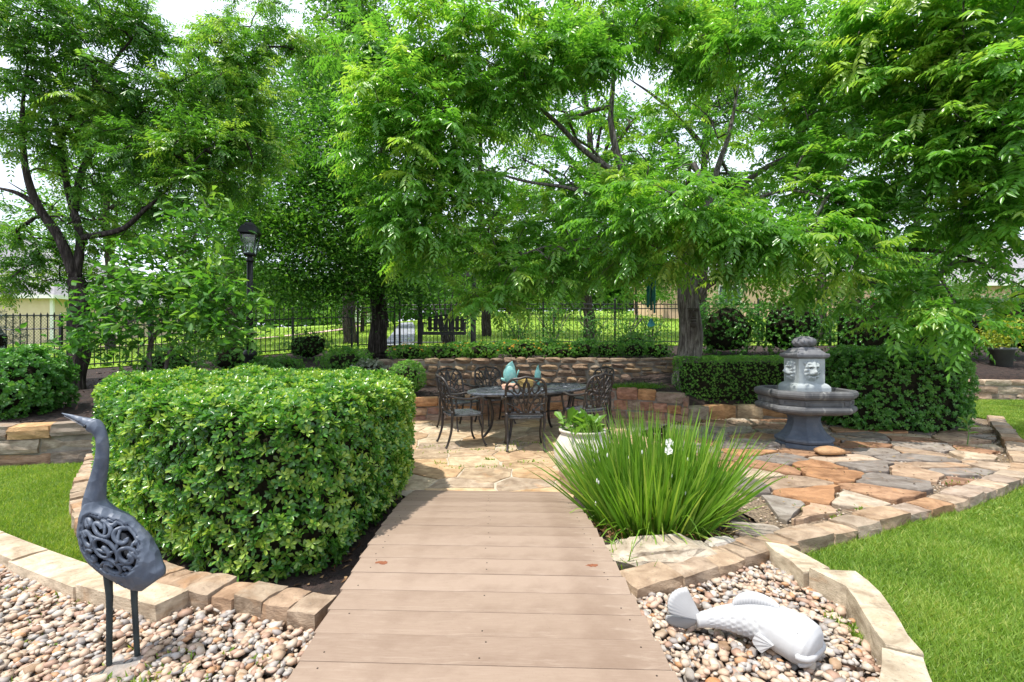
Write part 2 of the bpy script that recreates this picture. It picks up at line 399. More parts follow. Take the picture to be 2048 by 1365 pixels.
def drape(name, path, w, dz, mat):
    pts = spline([(x, y, 0) for x, y in path], 10); L = []; R = []
    p2 = [(p[0], p[1]) for p in pts]; a = offs(p2, w / 2); b = offs(p2, -w / 2); V = []; F = []
    for i in range(len(p2)):
        for q in (a[i], b[i]): V.append((q[0], q[1], max(Hs(*q), Hs(*p2[i])) + dz))
        if i: F.append((2 * i - 2, 2 * i - 1, 2 * i + 1, 2 * i))
    return struct(obj(name, py_mesh(name, V, F), mat))
drape('path', [(-3.75, 15.7), (-5.0, 22), (-6.6, 30), (-9.2, 42)], 1.1, .06, M['concrete'])
drape('pavement', [(-45, 19.5), (-27, 20.0), (-18, 22.5), (-13.5, 28), (-13.0, 38), (-16, 50)], .9, .07, M['brick_path'])

# ------------------------------------------------------------------ flagstones: one object per stone
def clip_half(poly, a, b):
    """keep the side of poly nearer to a than b"""
    mx_, my_ = (a[0] + b[0]) / 2, (a[1] + b[1]) / 2; nx, ny = b[0] - a[0], b[1] - a[1]; out = []
    for i in range(len(poly)):
        p, q = poly[i], poly[(i + 1) % len(poly)]
        dp = (p[0] - mx_) * nx + (p[1] - my_) * ny; dq = (q[0] - mx_) * nx + (q[1] - my_) * ny
        if dp <= 0: out.append(p)
        if dp * dq < 0:
            t = dp / (dp - dq); out.append((p[0] + (q[0] - p[0]) * t, p[1] + (q[1] - p[1]) * t))
    return out
def voronoi(sites, bound, reach=2.5):
    cells = []
    for i, s in enumerate(sites):
        c = [(s[0] - reach, s[1] - reach), (s[0] + reach, s[1] - reach), (s[0] + reach, s[1] + reach), (s[0] - reach, s[1] + reach)]
        for j, t in enumerate(sites):
            if i != j and abs(s[0] - t[0]) < 2 * reach and abs(s[1] - t[1]) < 2 * reach:
                c = clip_half(c, s, t)
                if len(c) < 3: break
        cells.append(c)
    return cells
def inset(c, d):
    """move every side inwards by d, approximately"""
    area = sum(c[i][0] * c[(i + 1) % len(c)][1] - c[(i + 1) % len(c)][0] * c[i][1] for i in range(len(c)))
    if area < 0: c = c[::-1]
    out = c
    cx = sum(p[0] for p in c) / len(c); cy = sum(p[1] for p in c) / len(c)
    for i in range(len(c)):
        p, q = c[i], c[(i + 1) % len(c)]; ex, ey = q[0] - p[0], q[1] - p[1]; l = math.hypot(ex, ey)
        if l < 1e-5: continue
        nx, ny = ey / l, -ex / l                              # outward for ccw
        m = (p[0] - nx * d, p[1] - ny * d); out = clip_half(out, (m[0] - nx, m[1] - ny), (m[0] + nx, m[1] + ny))
        if len(out) < 3: return None
    return out
def slab(name, c, z0, z1, mat, parent, color, rnd=1, wob=.012, tilt=(0, 0), rs=None):
    rs = rs or random
    for _ in range(rnd):
        n = []
        for i in range(len(c)):
            p, q = c[i], c[(i + 1) % len(c)]
            n += [(p[0] * .90 + q[0] * .10, p[1] * .90 + q[1] * .10), (p[0] * .10 + q[0] * .90, p[1] * .10 + q[1] * .90)]
        c = n
    d = []
    for i in range(len(c)):
        p, q = c[i], c[(i + 1) % len(c)]; l = math.hypot(q[0] - p[0], q[1] - p[1]); k = max(1, int(l / .11))
        d += [(p[0] + (q[0] - p[0]) * t / k + rs.gauss(0, wob), p[1] + (q[1] - p[1]) * t / k + rs.gauss(0, wob)) for t in range(k)]
    cx = sum(p[0] for p in d) / len(d); cy = sum(p[1] for p in d) / len(d)
    hz = lambda x, y: tilt[0] * (x - cx) + tilt[1] * (y - cy)
    r = []
    for s, z in ((1.0, z0), (1.0, z1 - .008), (.985, z1)):
        r.append([((p[0] - cx) * s, (p[1] - cy) * s, z + hz(p[0], p[1])) for p in d])
    mb = MB().loft(r); o = mb.build(name, mat, None, color=color); o.location = (cx, cy, 0)
    if parent is not None: o.parent = parent; o.matrix_parent_inverse = Matrix.Translation(-parent.location)
    return o
PAT_C = [(.56, .43, .28), (.60, .49, .35), (.52, .38, .25), (.62, .53, .40), (.50, .40, .29), (.58, .42, .26), (.46, .38, .30), (.60, .45, .30)]
rs = random.Random(21); sites = []
y = 3.9
while y < 9.0:
    x = -2.3 + rs.uniform(0, .3); w = .44 + .015 * y
    while x < 3.2: sites.append((x + rs.uniform(-.14, .14), y + rs.uniform(-.13, .13))); x += w * rs.uniform(.85, 1.35)
    y += .40
for s, c in zip(sites, voronoi(sites, None, 1.3)):
    if len(c) < 3 or not inpoly(np.array([s[0]]), np.array([s[1]]), PATIO)[0]: continue
    c = inset(c, .009)
    if not c: continue
    col = rs.choice(PAT_C); k = rs.uniform(.88, 1.1)
    if abs(s[0] - .0) < .16 and abs(s[1] - 5.15) < .2: col = (.62, .33, .13); k = 1
    slab('flagstone', c, -.03, .020 + rs.uniform(0, .010), M['flag'], patio, tuple(min(1, a * k) for a in col), 0, .006, (rs.uniform(-.008, .008), rs.uniform(-.008, .008)), rs)
CRT_C = [(.40, .25, .16), (.46, .34, .25), (.31, .29, .27), (.36, .21, .13), (.50, .42, .33), (.25, .23, .22), (.39, .30, .23), (.32, .20, .14), (.43, .24, .13), (.50, .44, .37), (.33, .30, .28), (.44, .36, .29), (.25, .23, .22), (.54, .45, .35)]
rs = random.Random(5); sites = []; y = 3.35
while y < 9:
    x = 1.2 + rs.uniform(0, .5)
    while x < 8.8: sites.append((x + rs.uniform(-.16, .16), y + rs.uniform(-.10, .10))); x += rs.uniform(.50, .88)
    y += .33
cshape = offs(KR, .13)
CIN = [(1.95, 3.55)] + [p for p in cshape if p[0] > 2.1][:-1] + [(8.0, 8.6), (3.4, 8.4), (2.4, 7.6), (1.85, 5.8), (1.9, 4.6)]
for s, c in zip(sites, voronoi(sites, None, 1.5)):
    if len(c) < 3 or not inpoly(np.array([s[0]]), np.array([s[1]]), CIN)[0]: continue
    c = [p if inpoly(np.array([p[0]]), np.array([p[1]]), CIN)[0] else (s[0] + (p[0] - s[0]) * .55, s[1] + (p[1] - s[1]) * .55) for p in c]
    c = inset(c, rs.uniform(.008, .024))
    if not c: continue
    k = rs.uniform(.85, 1.12)
    slab('flagstone', c, -.03, .032 + rs.uniform(0, .024), M['flag'], court, tuple(a * k for a in rs.choice(CRT_C)), 1, .017, (rs.uniform(-.03, .03), rs.uniform(-.03, .03)), rs)

# ------------------------------------------------------------------ walls and kerbs, one object per stone
BLK = [rough_block(i) for i in range(10)]
BLKR = [rough_block(20 + i, .06, 3, .10) for i in range(8)]
BLKROUND = [rough_block(120 + i, .10, 2, .34) for i in range(10)]
for me in BLK + BLKR + BLKROUND: me.materials.append(M['stone'])
def block(name, meshes, c, size, rz, col, parent, rs, tilt=.02):
    o = bpy.data.objects.new(name, rs.choice(meshes)); COL.objects.link(o)
    o.location = c; o.scale = size; o.rotation_euler = (rs.uniform(-tilt, tilt), rs.uniform(-tilt, tilt), rz + (math.pi if rs.random() < .5 else 0)); o.color = (*col, 1)
    o.parent = parent; o.matrix_parent_inverse = Matrix.Translation(-parent.location); return o
def resample(path, n=10):
    p = [np.array(q)[:2] for q in spline([(a[0], a[1], 0) for a in path], n)]; d = np.concatenate([[0], np.cumsum([np.linalg.norm(p[i + 1] - p[i]) for i in range(len(p) - 1)])])
    xs = np.array([q[0] for q in p]); ys = np.array([q[1] for q in p])
    def at(s): return np.array((np.interp(s, d, xs), np.interp(s, d, ys)))
    return at, d[-1]
WALL_C = [(.44, .30, .21), (.38, .26, .20), (.50, .36, .24), (.42, .34, .28), (.34, .27, .23), (.46, .25, .15), (.52, .42, .31), (.36, .24, .20)]
def stone_wall(name, label, path, zbot, ztop, courses, lens, depth, seed, cols=WALL_C, side=1, meshes=None):
    rs = random.Random(seed); at, L = resample(path)
    root = thing(name, label, 'wall', (path[0][0], path[0][1], zbot(*path[0])))
    rowz = [0]
    for k in range(courses): rowz.append(rowz[-1] + rs.uniform(.8, 1.2))
    rowz = [r / rowz[-1] for r in rowz]
    for k in range(courses):
        s = -rs.uniform(0, .2)
        while s < L:
            l = rs.uniform(*lens) * (1.1 if k == courses - 1 else 1); s0, s1 = max(s, 0), min(s + l, L); s += l
            if s1 - s0 < .06: continue
            a, b = at(s0), at(s1); m = (a + b) / 2; t = b - a; rz = math.atan2(t[1], t[0]); nrm = np.array((-t[1], t[0])) / (np.linalg.norm(t) + 1e-9) * side
            zb, zt = zbot(*m), ztop(*m); h0 = zb + (zt - zb) * rowz[k]; h1 = zb + (zt - zb) * rowz[k + 1]
            hh = h1 - h0; j = .012
            dp = depth * rs.uniform(.9, 1.1); c = m + nrm * (depth / 2 + rs.uniform(-.018, .018))
            kk = rs.uniform(.8, 1.15)
            block('stone', meshes or BLK, (c[0], c[1], (h0 + h1) / 2 + (rs.uniform(0, .02) if k == courses - 1 else 0)), (np.linalg.norm(t) * 1.04, dp, (hh - j) * 1.06), rz, tuple(x * kk for x in rs.choice(cols)), root, rs)
    n = max(2, int(L / .25)); A = []; B = []
    for i in range(n + 1):
        s = L * i / n; p = at(s); q = at(min(s + .05, L)) - at(max(s - .05, 0)); q = np.array((-q[1], q[0])) / np.linalg.norm(q) * side
        A.append(p + q * .04); B.append(p + q * (depth - .02))
    rings = []
    for a, b in zip(A, B):
        zb, zt = zbot(*a) - .1, ztop(*a) - .035
        rings.append([(a[0], a[1], zb), (a[0], a[1], zt), (b[0], b[1], zt), (b[0], b[1], zb)])
    MB().loft(rings).build('mortar', M['mortar'], root); return root
z0 = lambda x, y: -.02
lw = lambda xs: [(x, float(yL(x))) for x in xs]
stone_wall('retaining_wall', 'low stone retaining wall edging the lawn behind the heron statue', [(-9.5, 5.0), (-8, 5.05), (-6.8, 5.15), (-6, 5.3), (-5.2, 5.55), (-4.75, 5.85)], z0, lambda x, y: .44, 3, (.26, .54), .30, 3, [(.50, .34, .24), (.44, .38, .32), (.54, .25, .12), (.48, .32, .24), (.46, .27, .21), (.56, .37, .20), (.42, .36, .31)])
stone_wall('retaining_wall', 'curved reddish stone retaining wall behind the dining chairs', lw([-3.4, -2.7, -2.0, -1.67, -.8, 0, .6, 1.2, 1.6, 2.0, 2.3, 2.6, 2.8, 2.98]), z0, lambda x, y: float(zT(x)) + .02, 3, (.20, .42), .28, 4, [(.50, .27, .19), (.46, .30, .22), (.52, .36, .24), (.40, .26, .22), (.54, .30, .15), (.44, .34, .28)])
stone_wall('retaining_wall', 'low stone edging wall under the clipped boxwood hedge behind the fountain', [(3.05, 8.2), (3.3, 8.42), (3.9, 8.65), (4.6, 8.62), (5.2, 8.6), (6.3, 8.65), (7.4, 8.7)], z0, lambda x, y: .25, 1, (.35, .7), .30, 5, [(.50, .40, .28), (.52, .32, .17), (.46, .38, .29), (.40, .34, .28)])
stone_wall('retaining_wall', 'long upper stone wall of rounded rocks below the flower bed', [(x, float(yU(x))) for x in (-2.75, -2.0, -1, 0, 1, 2, 3.0, 3.45)], lambda x, y: float(zB(x)) - .06, lambda x, y: float(zU(x)) + .02, 4, (.18, .40), .30, 6, [(.36, .26, .19), (.30, .23, .18), (.42, .31, .21), (.34, .28, .23), (.46, .36, .25), (.28, .21, .17)], 1, BLKROUND)
stone_wall('retaining_wall', 'far stone wall with potted plant beyond the lawn at the edge of the garden', [(9.2, 11.5), (11, 11.5), (13, 11.6), (16, 11.7)], z0, lambda x, y: .45, 3, (.4, .7), .32, 8, [(.52, .40, .30), (.48, .36, .28), (.50, .42, .34)])

EDGE_C = [(.46, .34, .24), (.50, .39, .29), (.44, .35, .27), (.52, .42, .33), (.40, .33, .28), (.48, .30, .18), (.45, .38, .31)]
def kerb(name, path, w, z0_, z1_, lens, seed, cols, meshes=BLKR, tilt=.025, jit=.006):
    rs = random.Random(seed); at, L = resample(path); s = 0
    root = thing(name, '', '', (path[0][0], path[0][1], 0)); del root['label']; del root['category']; root['kind'] = 'structure'
    while s < L - .05:
        l = min(rs.uniform(*lens), L - s); a, b = at(s), at(s + l); s += l; m = (a + b) / 2; t = b - a
        k = rs.uniform(.85, 1.1); top = z1_ + rs.uniform(-.01, .012)
        block('kerb_stone', meshes, (m[0] + rs.uniform(-jit, jit), m[1] + rs.uniform(-jit, jit), (z0_ + top) / 2), (np.linalg.norm(t) * 1.06 - .006, w * rs.uniform(.95, 1.08), (top - z0_) * 1.1), math.atan2(t[1], t[0]), tuple(c * k for c in rs.choice(cols)), root, rs, tilt)
    return root
kerb('kerb', KR, .20, -.06, .088, (.22, .40), 11, EDGE_C)
kerb('kerb', KL, .18, -.06, .105, (.11, .20), 12, [(.46, .32, .22), (.50, .37, .27), (.45, .36, .28), (.49, .40, .31), (.44, .29, .18)])
CREAM = [(.66, .57, .45), (.68, .59, .47), (.64, .55, .43)]
kerb('kerb', offs(KC, .02), .17, -.06, .105, (.55, .75), 13, CREAM, [rough_block(60 + i, .015, 3, .05) for i in range(3)], .008, .002)
for me in bpy.data.meshes:
    if me.name.startswith('stone') and not me.materials: me.materials.append(M['stone'])
# the three big cream blocks beside the right pebble bed
croot = thing('kerb', '', '', (1.7, 2.4, 0)); del croot['label']; del croot['category']; croot['kind'] = 'structure'
rs = random.Random(77)
for c, h in (([(1.60, 2.66), (1.78, 2.70), (1.715, 3.02), (1.60, 3.06)], .13), ([(1.63, 2.652), (1.86, 2.62), (1.83, 2.395), (1.635, 1.925), (1.525, 1.985), (1.565, 2.10), (1.70, 2.46)], .155), ([(1.52, 1.975), (1.63, 1.915), (1.50, 1.72), (1.22, 1.25), (1.08, 1.33), (1.345, 1.785)], .15), ([(1.07, 1.32), (1.21, 1.24), (.95, .55), (.80, .6)], .15)):
    o = slab('kerb_stone', c, -.07, h, M['edge'], croot, (.67, .60, .48), 0, .005, (0, 0), rs)

# ------------------------------------------------------------------ footbridge
def zdeck(y): return .215 - (.060 * (y - 2.65) ** 2 if y > 2.65 else .020 * (y - 2.65) ** 2)
def xdeck(y): return -.04 - .0375 * y
bridge = thing('footbridge', 'arched brown footbridge of composite boards leading to the patio', 'footbridge', (-.1, 1.8, 0))
DWID = 1.385; y = -.9; k = 0; pitch = .168; rs = random.Random(4)
boards = []
while y < 4.38:
    y1 = min(y + pitch, 4.44); ym = (y + y1) / 2; z = zdeck(ym); sl = math.atan2(zdeck(y1) - zdeck(y), y1 - y); th = .028
    bm = bmesh.new(); bmesh.ops.create_cube(bm, size=1)
    for vt in bm.verts: vt.co = Vector((vt.co.x * (DWID + rs.uniform(-.006, .006)), vt.co.y * ((y1 - y) / math.cos(sl) - .0028), vt.co.z * th))
    bmesh.ops.bevel(bm, geom=bm.edges[:], offset=.0025, segments=2, profile=.6, affect='EDGES')
    me = bpy.data.meshes.new('board'); bm.to_mesh(me); bm.free()
    o = obj('board', me, M['board'], bridge); o.location = (xdeck(ym), ym, z - th / 2 + rs.uniform(-.0012, .0012)); o.rotation_euler = (sl, 0, -.0375); boards.append(o)
    y = y1
scm = MB().lathe([(.0036, 0), (.0036, .0010), (.002, .0014)], 8); scm = py_mesh('screw', scm.V, scm.F); scm.materials.append(M['screw'])
for o in boards:
    if 1.5 < o.location.y < 4.2:
        for fx in (-.44, .0, .44):
            for dy in (-.04, .045):
                if rs.random() < .40: continue
                s = bpy.data.objects.new('screw', scm); COL.objects.link(s); s.parent = o; s.location = (fx * DWID + rs.uniform(-.012, .012), dy + rs.uniform(-.01, .01), .0141)
def blotch(parent, c, r, seed):
    rs = random.Random(seed); mb = MB(); n = 18
    ring = [(c[0] + r * (1.5 if 1 else 1) * math.cos(2 * math.pi * i / n) * rs.uniform(.45, 1.1), c[1] + r * .8 * math.sin(2 * math.pi * i / n) * rs.uniform(.4, 1.1), .0148) for i in range(n)]
    mb.add(ring, [tuple(range(n))]); o = mb.build('rust_stain', M['rust']); o.parent = parent
bb = min(boards, key=lambda o: abs(o.location.y - 2.60)); blotch(bb, (-.56, .02), .03, 3); blotch(bb, (.555, .03), .026, 5)
# side stringers carry the boards
for s in (-1, 1):
    V = []; ys = np.linspace(-.9, 4.40, 40)
    rings = []
    for yy in ys:
        x = xdeck(yy) + s * (DWID / 2 - .05); z = zdeck(yy) - .030
        rings.append([(x - .02, yy, z - .15), (x + .02, yy, z - .15), (x + .02, yy, z), (x - .02, yy, z)])
    MB().loft(rings).build('stringer', M['board'], bridge)

# ------------------------------------------------------------------ fence
def fence(name, label, path, hgt, post_step, rails, finial, seed):
    at, L = resample(path, 12); root = thing(name, label, 'fence', (path[0][0], path[0][1], Hs(*path[0])))
    pk = MB().box((0, 0, hgt / 2), (.016, .016, hgt))
    if finial:
        pk.lathe([(.010, 0), (.024, .012), (.024, .024), (.010, .034), (.022, .055), (.001, .12)], 6, (0, 0, hgt))
    pkm = py_mesh('picket', pk.V, pk.F); pkm.materials.append(M['black_metal'])
    n = max(1, round(L / post_step)); st = L / n
    for i in range(n + 1):
        p = at(i * st); z = Hs(p[0], p[1] - .02)
        MB().box((p[0], p[1], z + (hgt + .1) / 2), (.055, .055, hgt + .1)).lathe([(.04, 0), (.028, .03), (.004, .05)], 8, (p[0], p[1], z + hgt + .1)).build('post', M['black_metal'], root)
        if i == n: break
        q = at((i + 1) * st); zp, zq = Hs(*p), Hs(*q)
        for r in rails:
            MB().tube([(p[0], p[1], zp + r), (q[0], q[1], zq + r)], .016, 4).build('rail', M['black_metal'], root)
        m = int(st / .118)
        for j in range(1, m):
            t = j / m; c = p + (q - p) * t; o = bpy.data.objects.new('picket', pkm); COL.objects.link(o); o.location = (c[0], c[1], zp + (zq - zp) * t + .06)
            o.parent = root; o.matrix_parent_inverse = Matrix.Translation(-root.location)
    return root
fence('iron_fence', 'black iron picket fence with spear tips climbing past the lamp post', [(-15, 9.2), (-12.5, 10.3), (-10.5, 11.2), (-6, 14.2), (-4.9, 14.8)], 1.20, 1.75, (.12, 1.0), True, 1)
gate = fence('iron_gate', 'narrow black iron gate at the top of the concrete path', [(-4.75, 14.9), (-3.75, 15.45)], 1.34, 1.14, (.14, 1.14, 1.28), False, 2); gate['category'] = 'gate'
fence('iron_fence', 'straight black iron fence with double top rail behind the swing', [(-3.6, 15.5), (2, 15.5), (8, 15.5), (12.5, 15.5)], 1.38, 2.3, (.14, 1.20, 1.34), False, 3)
# chain-link fence far behind on the left
cl = thing('chain_link_fence', 'grey chain link fence in front of the beige house', 'fence', (-24, 17.5, Hs(-24, 17.5)))
zc = Hs(-20, 17.5); MB().tube([(-26, 17.5, zc + 1.55), (-13, 17.5, zc + 1.55)], .025, 6).build('rail', M['black_metal'], cl)
for x in (-26, -22.7, -19.4, -16.1, -13): MB().tube([(x, 17.5, zc - .2), (x, 17.5, zc + 1.56)], .03, 6).build('post', M['black_metal'], cl)
w = MB()
for i in range(-14, 118):
    for s in (1, -1):
        xa = -26 + i * .115; xb = xa + 1.5 * s
        ta, tb = 0, 1
        if min(xa, xb) < -26 or max(xa, xb) > -13: continue
        w.tube([(xa, 17.5, zc + .05), (xb, 17.5, zc + 1.55)], .004, 3)
w.build('wire_mesh', M['black_metal'], cl)

# ------------------------------------------------------------------ pebbles
PEB_C = np.array([(.62, .55, .46), (.55, .45, .35), (.50, .36, .25), (.44, .42, .40), (.66, .60, .52), (.52, .28, .14), (.34, .32, .31), (.58, .42, .31), (.40, .25, .18), (.60, .50, .40), (.64, .46, .36)])
def m_pebbles():
    g = NG('pebbles'); a = g.n("ShaderNodeAttribute", attribute_name='v'); co = g.coord()
    stops = [(i / (len(PEB_C) - 1), tuple(c)) for i, c in enumerate(PEB_C)]
    c = g.mix(1, g.ramp(a.outputs['Fac'], stops), (.86, .85, .83), 'MULTIPLY'); c = g.mix(g.ramp(g.noise(co, 60, 6, .6), [(.4, (0, 0, 0)), (.7, (.5, .5, .5))]), c, (.30, .22, .16))
    return g.done(g.pbr(c, .6, 0, g.bump(g.noise(co, 150, 5), .2, .004), .4))
M['pebbles'] = m_pebbles()
PEB = [pebble_mesh(i) for i in range(12)]; PEB1 = [pebble_mesh(40 + i, 1) for i in range(10)]
for me in PEB: me.materials.append(M['pebble_o'])
def rot_from(tx, ty, rz):
    return Matrix.Rotation(rz, 3, 'Z') @ Matrix.Rotation(tx, 3, 'X') @ Matrix.Rotation(ty, 3, 'Y')
def pebbles(bed, poly, n_try, n_ind, ymin, avoid, seed):
    rs = random.Random(seed); xs = [p[0] for p in poly]; x0, x1 = max(min(xs), -4.2), min(max(xs), 2); got = []
    r_ = np.random.default_rng(seed); X = r_.uniform(x0, x1, n_try * 4); Y = r_.uniform(ymin, 3.6, n_try * 4); ok_ = inpoly(X, Y, poly) & (np.abs(X) < (Y + .25) * 1.10)
    for a_, b_, q_ in avoid: ok_ &= (X - a_) ** 2 + (Y - b_) ** 2 > q_ * q_
    for x, y in list(zip(X[ok_], Y[ok_]))[:n_try]:
        s = rs.choice((.015, .018, .022, .026, .030, .034, .040, .048)) * rs.uniform(.85, 1.15) * (1.25 if rs.random() < .04 else 1); got.append([s / y, float(x), float(y), s])
    # poisson-like relaxation: bigger pebbles first, smaller fill
    grid = {}; keep = []
    for it in sorted(got, key=lambda g: -g[3]):
        _, x, y, s = it; ok = True; gx_, gy_ = int(x / .06), int(y / .06)
        for i in range(gx_ - 1, gx_ + 2):
            for j in range(gy_ - 1, gy_ + 2):
                for (a, b, r) in grid.get((i, j), ()):
                    if (x - a) ** 2 + (y - b) ** 2 < ((s + r) * .40) ** 2: ok = False
        layer = 0
        if not ok:
            if rs.random() < .12: layer = 1
            else: continue
        grid.setdefault((gx_, gy_), []).append((x, y, s)); keep.append((it, layer))
    keep.sort(key=lambda k: -k[0][0]); V = []; F = []; A = []; base = 0
    for i, ((_, x, y, s), layer) in enumerate(keep):
        fl = rs.uniform(.36, .72); asp = rs.uniform(.62, .9); z = .004 + s * fl * .30 + layer * .022 + rs.uniform(0, .012)
        tx, ty, rz = rs.gauss(0, .22), rs.gauss(0, .22), rs.uniform(0, 6.28)
        ci = rs.choice([0, 1, 2, 4, 7, 8, 9, 9, 2, 3, 10, 3, 5, 6, 1, 6, 8, 7])
        if i < n_ind:
            o = bpy.data.objects.new('pebble', rs.choice(PEB)); COL.objects.link(o); o.location = (x, y, z); o.scale = (s * 1.15, s * asp * 1.1, s * fl)
            o.rotation_euler = (tx, ty, rz); c = PEB_C[ci] * rs.uniform(.70, 1.12); o.color = (*c, 1); o.parent = bed
        else:
            me = rs.choice(PEB1)
            if not hasattr(pebbles, 'cache'): pebbles.cache = {}
            if me.name not in pebbles.cache:
                pebbles.cache[me.name] = (np.array([v.co[:] for v in me.vertices]), np.array([p.vertices[:] for p in me.polygons]))
            pv, pf = pebbles.cache[me.name]; R = np.array(rot_from(tx, ty, rz))
            V.append((pv * np.array((s * 1.15, s * asp * 1.1, s * fl))) @ R.T + np.array((x, y, z))); F.append(pf + base); base += len(pv); A.append(np.full(len(pv), ci / 10))
    o = obj('gravel', np_mesh('gravel', np.concatenate(V), np.concatenate(F), np.concatenate(A), True), M['pebbles'], bed); o['kind'] = 'stuff'
FISH_C = (1.03, 2.17); HERON_C = (-1.645, 2.05)
pebbles(pb_left, BEDL, 26000, 190, 1.62, [(HERON_C[0] - .0, HERON_C[1] - .04, .06)], 1)
pebbles(pb_right, BEDR, 13000, 105, 1.62, [], 2)

# fine gravel between the court stones
n = 9000; x = rng.uniform(1.5, 8, n); y = rng.uniform(3.2, 8.6, n); ok = inpoly(x, y, COURT); x, y = x[ok], y[ok]; n = len(x)
octa = np.array([(1, 0, 0), (0, 1, 0), (-1, 0, 0), (0, -1, 0), (0, 0, 1), (0, 0, -1)], float); of = np.array([(0, 1, 4), (1, 2, 4), (2, 3, 4), (3, 0, 4), (1, 0, 5), (2, 1, 5), (3, 2, 5), (0, 3, 5)])
s = rng.uniform(.006, .017, n); th = rng.uniform(0, 6.28, n); J = rng.uniform(.6, 1.25, (n, 6, 1))
V = octa[None] * J * s[:, None, None] * np.array((1.2, .9, .6)); c, si = np.cos(th)[:, None], np.sin(th)[:, None]
V = np.stack([V[..., 0] * c - V[..., 1] * si + x[:, None], V[..., 0] * si + V[..., 1] * c + y[:, None], V[..., 2] + (.008 + rng.uniform(0, .012, n))[:, None]], -1)
go = obj('gravel', np_mesh('gravel', V.reshape(-1, 3), (np.arange(n)[:, None, None] * 6 + of[None]).reshape(-1, 3), np.repeat(rng.choice([.1, .2, .4, .7, .9, 1], n), 6), True), M['pebbles'], court); go['kind'] = 'stuff'

# bark chips on the mulch slope
n = 9000; x = rng.uniform(-8.5, 9, n); y = rng.uniform(5.2, 14, n); keep = (y > yL(x) + .3) & (np.abs(y - yU(x) - .1) > .25); x, y = x[keep], y[keep]; n = len(x)
P = np.stack([x, y, H(x, y) + .012], 1); D = randdir(n) * np.array((1, 1, .35)); ch = leaves(P, D, np.array((0, 0, 1.)) + rng.normal(0, .5, (n, 3)), rng.uniform(.03, .10, n), rng.uniform(.006, .016, n), 'lance', rng.random(n))
M['chips'] = m_leaf('bark chips', (.018, .012, .010), (.065, .040, .030), (.17, .115, .09), .0, rough=.9, spec=.2)
struct(leaf_obj('mulch', [ch], M['chips']), 'stuff', 'dark brown bark mulch on the planting slopes')
n = 2600; x = np.concatenate([rng.uniform(-4.5, -.9, n), rng.uniform(.6, 1.9, 700)]); y = np.concatenate([rng.uniform(2.4, 6, n), rng.uniform(2.7, 4.8, 700)])
ok = inpoly(x, y, HBED) | inpoly(x, y, IBED); x, y = x[ok], y[ok]; n = len(x)
P = np.stack([x, y, np.full(n, .045)], 1)
struct(leaf_obj('leaf_litter', [leaves(P, randdir(n) * np.array((1, 1, .3)), np.array((0, 0, 1.)) + rng.normal(0, .4, (n, 3)), rng.uniform(.02, .06, n), rng.uniform(.006, .014, n), 'lance', rng.random(n))], m_leaf('dry litter', (.03, .018, .01), (.13, .07, .035), (.30, .19, .10), 0, rough=.9, spec=.2)), 'stuff', 'dry leaf litter on the soil of the planting beds')

n = 1500; x = rng.uniform(1.9, 7.8, n); y = rng.uniform(3.6, 8.4, n); ok = inpoly(x, y, COURT) & (rng.random(n) < np.clip((y - 3.4) / 4, .1, 1)); x, y = x[ok], y[ok]; n = len(x)
struct(leaf_obj('leaf_litter', [leaves(np.stack([x, y, .058 + rng.uniform(0, .01, n)], 1), randdir(n) * np.array((1, 1, .2)), np.array((0, 0, 1.)) + rng.normal(0, .3, (n, 3)), rng.uniform(.02, .055, n), rng.uniform(.005, .011, n), 'lance', rng.random(n))], m_leaf('court litter', (.05, .03, .015), (.15, .085, .04), (.30, .22, .10), 0, rough=.9, spec=.2)), 'stuff', 'dry fallen leaflets on the flagstones round the fountain')
# ------------------------------------------------------------------ lawns
M['grass'] = m_leaf('grass blade', (.105, .195, .028), (.235, .380, .060), (.47, .51, .15), .46, (1.3, 1.3, .45), .45, .35)
def lawn(name, label, poly, n, x0, x1, y0, y1, blade):
    # denser towards the viewer's end, broader blades further off
    x = rng.uniform(x0, x1, n * 6); y = y0 * (y1 / y0) ** rng.random(n * 6)
    ok = inpoly(x, y, poly) & (np.abs(x) < (y + .5) * 1.12); x, y = x[ok][:n], y[ok][:n]; n = len(x); P = np.stack([x, y, np.full(n, -.006)], 1)
    d = np.maximum(y, 1.5); up = np.array((0, 0, 1.)); D = up * .8 + randdir(n) * np.array((1, 1, .25)) * .85
    pat = np.array([mnoise.noise((a * 2.2, b * 2.2, 3.1)) for a, b in zip(x, y)])
    L = rng.uniform(.55, 1.15, n) * blade * (1 + .3 * pat); W = .0016 + .00085 * d
    v = np.clip(rng.normal(.48, .2, n) + .28 * pat + (rng.random(n) < .05) * .5, 0, 1)
    return struct(leaf_obj(name, [leaves(P, D, randdir(n), L, W, 'grass', v, .15)], M['grass']), 'stuff', label)
lawn('grass', 'short bright green lawn grass beside the cream kerb blocks', LAWN_R, 230000, .8, 13, 1.3, 11.4, .052)
ep = [np.array(q) for q in spline([(p[0], p[1], 0) for p in blocks_outer[2:] + [p for p in offs(KR, -.09) if p[0] > 1.72]], 30)]; ep = np.array(ep)[rng.integers(0, len(ep) if hasattr(ep, '__len__') else 1, 5200)]; n = len(ep)
EDGE = leaves(ep + rng.normal(0, .018, (n, 3)) * np.array((1, 1, 0)), np.array((0, 0, .8)) + randdir(n) * .8, randdir(n), rng.uniform(.03, .085, n), .0014 + .0006 * ep[:, 1], 'grass', rng.uniform(.2, .9, n), .2)
struct(leaf_obj('grass', [EDGE], M['grass']), 'stuff', 'longer grass blades leaning on the kerb at the lawn edge')
lawn('grass', 'short green lawn grass behind the heron statue', LAWN_L, 60000, -8, -2.3, 2.6, 5.8, .05)
